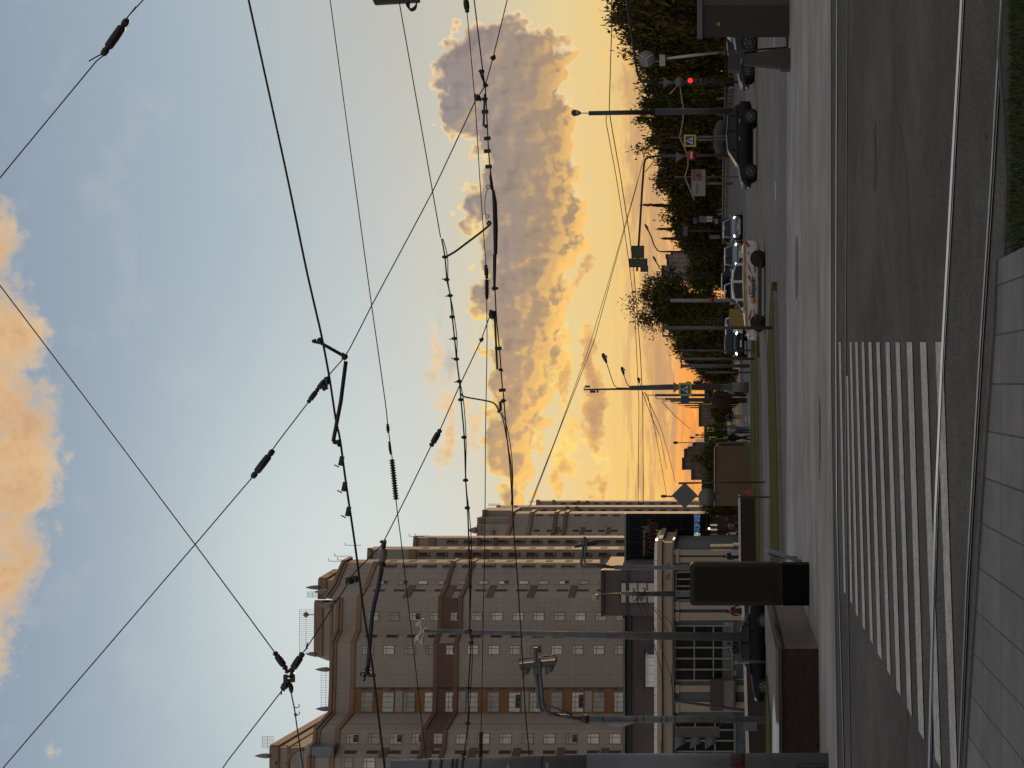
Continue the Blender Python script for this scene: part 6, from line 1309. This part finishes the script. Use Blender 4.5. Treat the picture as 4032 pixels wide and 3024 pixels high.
# ---------------------------------------------------------------- people
skin=M('skin',(.30,.19,.14),.6,var=.05); hairm=M('dark_hair',(.012,.009,.007),.6); shoe=M('dark_shoe',(.012,.012,.012),.6)
def person(label,base,h,face,top,bottom,pose='walk',hair=hairm,lean=0,bag=None,hat=None,sleeve=None,group='people walking in the distance'):
    """one continuous skinned body (head, torso, limbs, five fingered hands); clothes by body height"""
    k=h/1.75; V=[];E=[];Rr=[]
    def v(x,y,z,r): V.append(Vector((x,y,z))*k); Rr.append(r*k); return len(V)-1
    def e(*ids):
        for a,b_ in zip(ids,ids[1:]): E.append((a,b_))
    st=.16 if pose=='walk' else .03; ln=lean
    pel=v(0,0,.95,.135); wai=v(0,-.02*ln*4,1.10,.125); che=v(0,-.16*ln,1.30,.15); nb=v(0,-.24*ln,1.46,.065); hd=v(0,-.30*ln-.01,1.57,.085); ht=v(0,-.31*ln-.005,1.68,.08)
    e(pel,wai,che,nb,hd,ht)
    for s in (-1,1):
        f=st*s
        hip=v(.09*s,0,.88,.105); kn=v(.10*s,-f*.6-.02,.48,.07); an=v(.10*s,-f*1.05+(.03 if f<0 else 0),.09,.045); to=v(.11*s,-f*1.05-.15,.04,.035)
        e(pel,hip,kn,an,to)
        sh=v(.19*s,-.20*ln,1.42,.065); el=v(.25*s,f*.5-.16*ln,1.15,.045); wr=v(.25*s,f*.8-.12-.1*ln,.92,.028); pa=v(.25*s,f*.85-.15-.1*ln,.85,.03)
        e(che,sh,el,wr,pa)
        for j,(dy,L_) in enumerate(((-.03,.07),(-.01,.085),(.01,.08),(.03,.062))):
            a=v(.25*s,f*.85-.15-.1*ln+dy,.81,.010); b_=v(.245*s,f*.85-.16-.1*ln+dy,.81-L_*.7,.008); e(pa,a,b_)
        a=v(.235*s-.0,f*.85-.19-.1*ln,.83,.010); e(pa,a)
    nose=v(0,-.30*ln-.095,1.565,.014); e(hd,nose)
    me=bpy.data.meshes.new('body'); me.from_pydata(V,E,[]); ob=bpy.data.objects.new('body',me); COL.objects.link(ob)
    m=ob.modifiers.new('k','SKIN'); m.use_smooth_shade=True; s2=ob.modifiers.new('s','SUBSURF'); s2.levels=1; s2.render_levels=1
    for i,r in enumerate(Rr): me.skin_vertices[0].data[i].radius=(r,r)
    me.skin_vertices[0].data[0].use_root=True
    bpy.context.view_layer.update(); m2=bpy.data.meshes.new_from_object(ob.evaluated_get(bpy.context.evaluated_depsgraph_get())); bpy.data.objects.remove(ob)
    m2.materials.clear()
    for mm in (top,bottom,skin,shoe): m2.materials.append(mm)
    for p in m2.polygons:
        c=p.center/k
        if c.z<.09: i=3
        elif c.z<.97 and abs(c.x)<.20: i=1
        elif c.z>1.49: i=2
        elif abs(c.x)>.2 and c.z<.93: i=2
        elif abs(c.x)>.215 and sleeve and c.z<1.28: i=2
        else: i=0
        p.material_index=i; p.use_smooth=True
    t=bpy.data.objects.new('person',m2); COL.objects.link(t); t.location=base; t.rotation_euler=(0,0,face); tag(t,label,'person',group)
    b=MB(hair if not hat else hat); b.ball(Vector((0,-.30*ln+.02,1.65))*k,.105*k,10,7,(.92,1.05,.95)); b.ball(Vector((0,-.30*ln+.05,1.57))*k,.09*k,8,6,(.95,.7,1.2)); b.part(t,'hair' if not hat else 'cap')
    eye=MB(hairm)
    for s in (-1,1): eye.ball(Vector((.03*s,-.30*ln-.083,1.60))*k,.010*k,6,4)
    eye.part(t,'eyes')
    if bag: bag(t,k)
    return t
cl=lambda n,c: M(n,c,.85,var=.2,scale=6)
def backpack(t,k):
    b=MB(cl('black_bag',(.014,.012,.012))); b.ball(Vector((0,.19,1.22))*k,.19*k,10,7,(.9,.65,1.25)); b.part(t,'backpack')
jeans=cl('blue_jeans',(.045,.055,.085)); blackc=cl('black_cloth',(.010,.010,.011)); greyc=cl('grey_cloth',(.12,.12,.125)); whc=cl('white_cloth',(.34,.34,.36)); lil=cl('lilac_shirt',(.16,.16,.24)); mauve=cl('mauve_jacket',(.14,.085,.095)); darkr=cl('dark_red_cloth',(.06,.015,.018))
def G2(py,Y,z=0): return Vector((pl(py,Y).x,Y,z))
person('person in lilac top and dark trousers bending beside the lamp mast base',G2(1548,98),1.66,R(70),lil,blackc,'stand',lean=.8,hat=cl('white_cap',(.4,.4,.42)))
b=MB(blackc); p=G2(1577,98); b.box((p.x,98,.33),(.36,.28,.55)); b.tube([Vector((p.x-.1,98,.6)),Vector((p.x-.1,98,.72)),Vector((p.x+.1,98,.72)),Vector((p.x+.1,98,.6))],.015,5); b.solo('suitcase','small black suitcase standing beside the bending person','suitcase')
person('person in grey coat with a black backpack walking away, dark hair',G2(1642,122),1.72,R(180),greyc,greyc,'walk',bag=backpack)
person('person in dark brown top with long dark hair between backpack walker and white jacket',G2(1690,92),1.70,R(180),cl('brown_top',(.03,.022,.018)),jeans,'walk')
person('person in light grey jacket and blue jeans walking away on the far pavement',G2(1697,84),1.72,R(175),cl('pale_jacket',(.24,.24,.26)),jeans,'walk')
person('person dressed in black with grey hair, right next to the light grey jacket',G2(1724,84),1.70,R(120),blackc,blackc,'walk',hair=cl('grey_hair',(.18,.18,.18)))
person('person half hidden at the corner of the brown boarded pavilion',G2(1748,96),1.62,R(180),greyc,blackc,'stand')
person('person in mauve jacket leaning over the yellow box cart',G2(1192,74),1.66,R(100),mauve,greyc,'stand',lean=.7,hair=cl('fair_hair',(.22,.17,.13)))
person('person in black with a white bag by the cream rounded corner',G2(2190,92),1.78,R(150),blackc,blackc,'stand')
b=MB(whc); p=G2(2176,91.6); b.box((p.x,91.6,.92),(.34,.2,.5)); b.tube([Vector((p.x-.1,91.6,1.15)),Vector((p.x,91.6,1.5)),Vector((p.x+.1,91.6,1.15))],.015,5); b.solo('bag','white shopping bag next to the person in black at the cream corner','bag')
person('person in white shirt before the red door of the black pavilion',G2(2100,96),1.45,R(90),whc,blackc,'stand')
person('tall dark clothed person at the right side of the pavilion entrance',G2(2044,97),1.75,R(180),blackc,cl('navy_cloth',(.02,.02,.03)),'stand')
person('person in dull pink top standing under the pavilion entrance lamps',G2(2070,99),1.6,R(200),cl('pink_top',(.18,.07,.08)),blackc,'stand')
person('person in dark red jacket at the cream wall right of the barred window',G2(2406,70),1.62,R(150),darkr,blackc,'walk',group='people behind the parapet')
person('dark haired person behind the dark sedan roof, nearer the grey mast',G2(2533,66),1.56,R(180),blackc,blackc,'stand',group='people behind the parapet')
person('reddish haired person behind the dark sedan roof, left of the dark haired one',G2(2558,66),1.52,R(30),blackc,blackc,'stand',hair=cl('red_hair',(.08,.03,.02)),group='people behind the parapet')
# ---------------------------------------------------------------- trees
leafg=M('leaf_dark_green',(.066,.073,.016),.75,var=.5,scale=.5,island=.7,spec=.2); leafb=M('leaf_brownish',(.082,.060,.019),.75,var=.45,scale=.5,island=.6,spec=.2); leaff=M('leaf_fir',(.018,.026,.012),.8,var=.4,scale=.6,island=.6,spec=.2)
barkm=M('bark',(.030,.024,.018),.9,var=.4,scale=3,bump=.4)
def crown_mesh(seed,leafs,n_cl,n_leaf,ls,shape='round'):
    """leaf quads gathered in clumps through an uneven crown of radius 1 round (0,0,0)"""
    r=random.Random(seed); b=MB(leafs[0]); cl=[]
    while len(cl)<n_cl:
        u=Vector((r.uniform(-1,1),r.uniform(-1,1),r.uniform(-1,1)))
        if u.length>1 or u.length<.15: continue
        if shape=='cone':
            hgt=r.uniform(-1,1); rad=(1-hgt)/2*.9+.04; a=r.uniform(0,6.28); u=Vector((math.cos(a)*rad*r.uniform(.3,1),math.sin(a)*rad*r.uniform(.3,1),hgt))
        else:
            u=u*(.72+.28*r.random())*(1+.18*math.sin(u.x*5+seed)+.14*math.sin(u.z*6+u.y*4))
        cl.append((u,r.uniform(.16,.34) if shape!='cone' else r.uniform(.08,.18)))
    for u,cr in cl:
        b.use(leafs[0] if r.random()<.7 else leafs[1])
        for k in range(n_leaf):
            d=Vector((r.gauss(0,1),r.gauss(0,1),r.gauss(0,.8)))*cr*.52; p=u+d; nn=Vector((r.gauss(0,1),r.gauss(0,1),r.gauss(.4,1))).normalized(); a=nn.orthogonal().normalized(); q=r.uniform(0,6.28); a=Matrix.Rotation(q,3,nn)@a; c=nn.cross(a); s=ls*r.uniform(.6,1.4)
            b.add([p-a*s,p+c*s*.45,p+a*s,p-c*s*.45],[(0,1,2,3)])
    return b.mesh('crown'),cl
def trunk_mesh(seed,cl,sx,sz,zc,h):
    r=random.Random(seed); b=MB(barkm); tr=.028*h
    pts=[Vector((0,0,0)),Vector((.02*h*r.uniform(-1,1),.02*h*r.uniform(-1,1),h*.25)),Vector((.03*h*r.uniform(-1,1),0,h*.5)),Vector((0,.02*h,h*.78))]
    b.tube(pts,[tr,tr*.8,tr*.55,tr*.12],8)
    for u,cr in r.sample(cl,min(11,len(cl))):
        e=Vector((u.x*sx,u.y*sx,zc+u.z*sz)); k=r.uniform(.35,.8); s=pts[1].lerp(pts[3],k*.8); m=s.lerp(e,.5)+Vector((0,0,.03*h)); b.tube([s,m,e],[tr*.35,tr*.22,.03],5)
    return b.mesh('trunk')
VAR=[crown_mesh(21+i,(leafg,leafb),62,150,.060) for i in range(3)]+[crown_mesh(31+i,(leafb,leafg),62,150,.060) for i in range(2)]
BIG=crown_mesh(50,(leafg,leafb),95,150,.038)
FIR=crown_mesh(60,(leaff,leaff),70,60,.05,'cone')
rtz=random.Random(8)
def tree(label,py,top,Y,wpx,bot_frac=.12,var=0,name='broadleaf_tree',grp='trees along the street',z0=0,low=None):
    h=zz(top,Y)-z0; base=Vector((pl(py,Y).x,Y,z0)); t=thing(name,label,'tree',base,grp)
    me,cl=var; sx=wpx/2*Y/F; zl=h*bot_frac if low is None else zz(low,Y)-z0; zc=(h+zl)/2; sz=(h-zl)/2*1.06; sx*=1.12
    o=bpy.data.objects.new('crown',me); COL.objects.link(o); o.parent=t; o.location=(0,0,zc); o.scale=(sx,sx,sz); o.rotation_euler=(0,0,rtz.uniform(0,6.28))
    ang=o.rotation_euler.z; cl2=[(Matrix.Rotation(ang,3,'Z')@u,c) for u,c in cl]
    o=bpy.data.objects.new('trunk',trunk_mesh(int(py),cl2,sx,sz,zc,h)); COL.objects.link(o); o.parent=t; return t
L1=[ # (py,top,Y,width px,variant,label)
 (-60,2350,128,250,3,'tallest brownish tree at the far right edge of the street'),
 (55,2378,140,210,0,'big dark tree rising behind the utility cabinet'),
 (150,2422,146,190,4,'brown tinged tree behind the round sign back on the white pole'),
 (228,2478,150,170,1,'tree with a notched top right of the glowing red signal mast'),
 (330,2502,150,150,0,'bushy tree directly behind the glowing red signal mast'),
 (405,2498,156,160,2,'tree just right of the dark lamp post with one small lamp'),
 (490,2516,156,165,4,'brownish tree just left of the dark lamp post with one small lamp'),
 (570,2530,160,160,1,'tree behind the yellow bordered crossing sign on two posts'),
 (655,2566,160,170,3,'tree behind the no entry sign and the mast bend'),
 (740,2580,165,170,0,'dark tree above the white and pink billboard'),
 (815,2612,165,150,2,'rounded tree right of the grey totem board'),
 (890,2622,170,150,1,'tree behind the dim grey rectangular board'),
 (955,2648,170,130,4,'brownish low tree beside the tall curved lamp'),
 (1015,2700,175,150,0,'lowest dark tree in front of the pale grey high rise'),
 (1075,2690,180,140,2,'low bushy tree between the high rise and the solitary dark tree'),
]
for py,top,Y,w,v,lab in L1: tree(lab,py,top,Y,w,.10,VAR[v],z0=.4)
# lower storey of shrubs that closes the view under the crowns
for i,(py,top,Y,w) in enumerate(((20,2520,176,280),(190,2575,178,280),(360,2600,180,270),(520,2605,182,270),(680,2650,184,260),(840,2680,186,260),(980,2735,188,220))):
    tree('%s dense undergrowth bush under the right hand trees'%('first second third fourth fifth sixth seventh'.split()[i])+' counted from the right edge',py,top,Y,w,-.04,VAR[i%5],'bush','bushes under the right hand trees',z0=.3)
for py,top,Y,w,lab in ((808,2545,170,46,'thin fir tip standing above the other trees left of the crossing mast arm'),(902,2600,172,44,'middle one of three thin fir tips, over the dim grey board'),(940,2616,174,44,'smallest of three thin fir tips, next to the tall curved lamp')):
    tree(lab,py,top,Y,w,.3,FIR,'fir_tree','fir tips over the trees',z0=.4)
tree('big solitary dark tree with a ragged crown in the middle of the view',1190,2506,118,252,.3,BIG,low=2790)
for py,top,Y,w,v,lab in ((1265,2560,150,150,1,'dark tree joined to the left side of the solitary ragged tree'),(1345,2622,135,130,0,'medium dark tree behind the thin median posts'),(1405,2668,145,120,4,'brownish tree behind the short broad hanging panel post'),(1460,2728,155,110,2,'small tree sloping down towards the lamp mast'),(1505,2782,170,80,1,'lowest small tree touching the lamp mast'),
  (1310,2650,150,150,3,'brownish tree behind the dark city bus'),(1225,2660,160,160,0,'tree behind the yellow box cart')):
    tree(lab,py,top,Y,w,.02,VAR[v],z0=0)
for py,top,Y,w,v,lab in ((1630,2790,230,90,0,'small far tree in front of the distant brown slab block'),(1700,2772,200,60,1,'small dark tree above the two walkers with pale and black clothes'),(1720,2790,210,60,2,'low dark tree right of the brown boarded pavilion'),(1790,2738,105,110,1,'green tree behind the brown boarded pavilion, nearer its right end'),(1840,2755,110,120,0,'low green tree behind the middle of the brown boarded pavilion'),(1905,2758,150,110,2,'dark tree between the boarded pavilion and the diamond sign back'),(1985,2750,130,90,0,'dark shrub like tree between diamond sign and black glass pavilion'),(2010,2780,118,50,3,'narrow brownish shrub touching the black glass pavilion')):
    tree(lab,py,top,Y,w,.0,VAR[v],'broadleaf_tree')
for i,(py,top,Y,w) in enumerate(((1565,2790,260,70),(1600,2800,270,60),(1950,2800,240,90))):
    tree(['faint far tree just left of the lamp mast poles','faint far tree under the receding tram poles','faint far tree behind the diamond sign post'][i],py,top,Y,w,0,VAR[i],'broadleaf_tree')
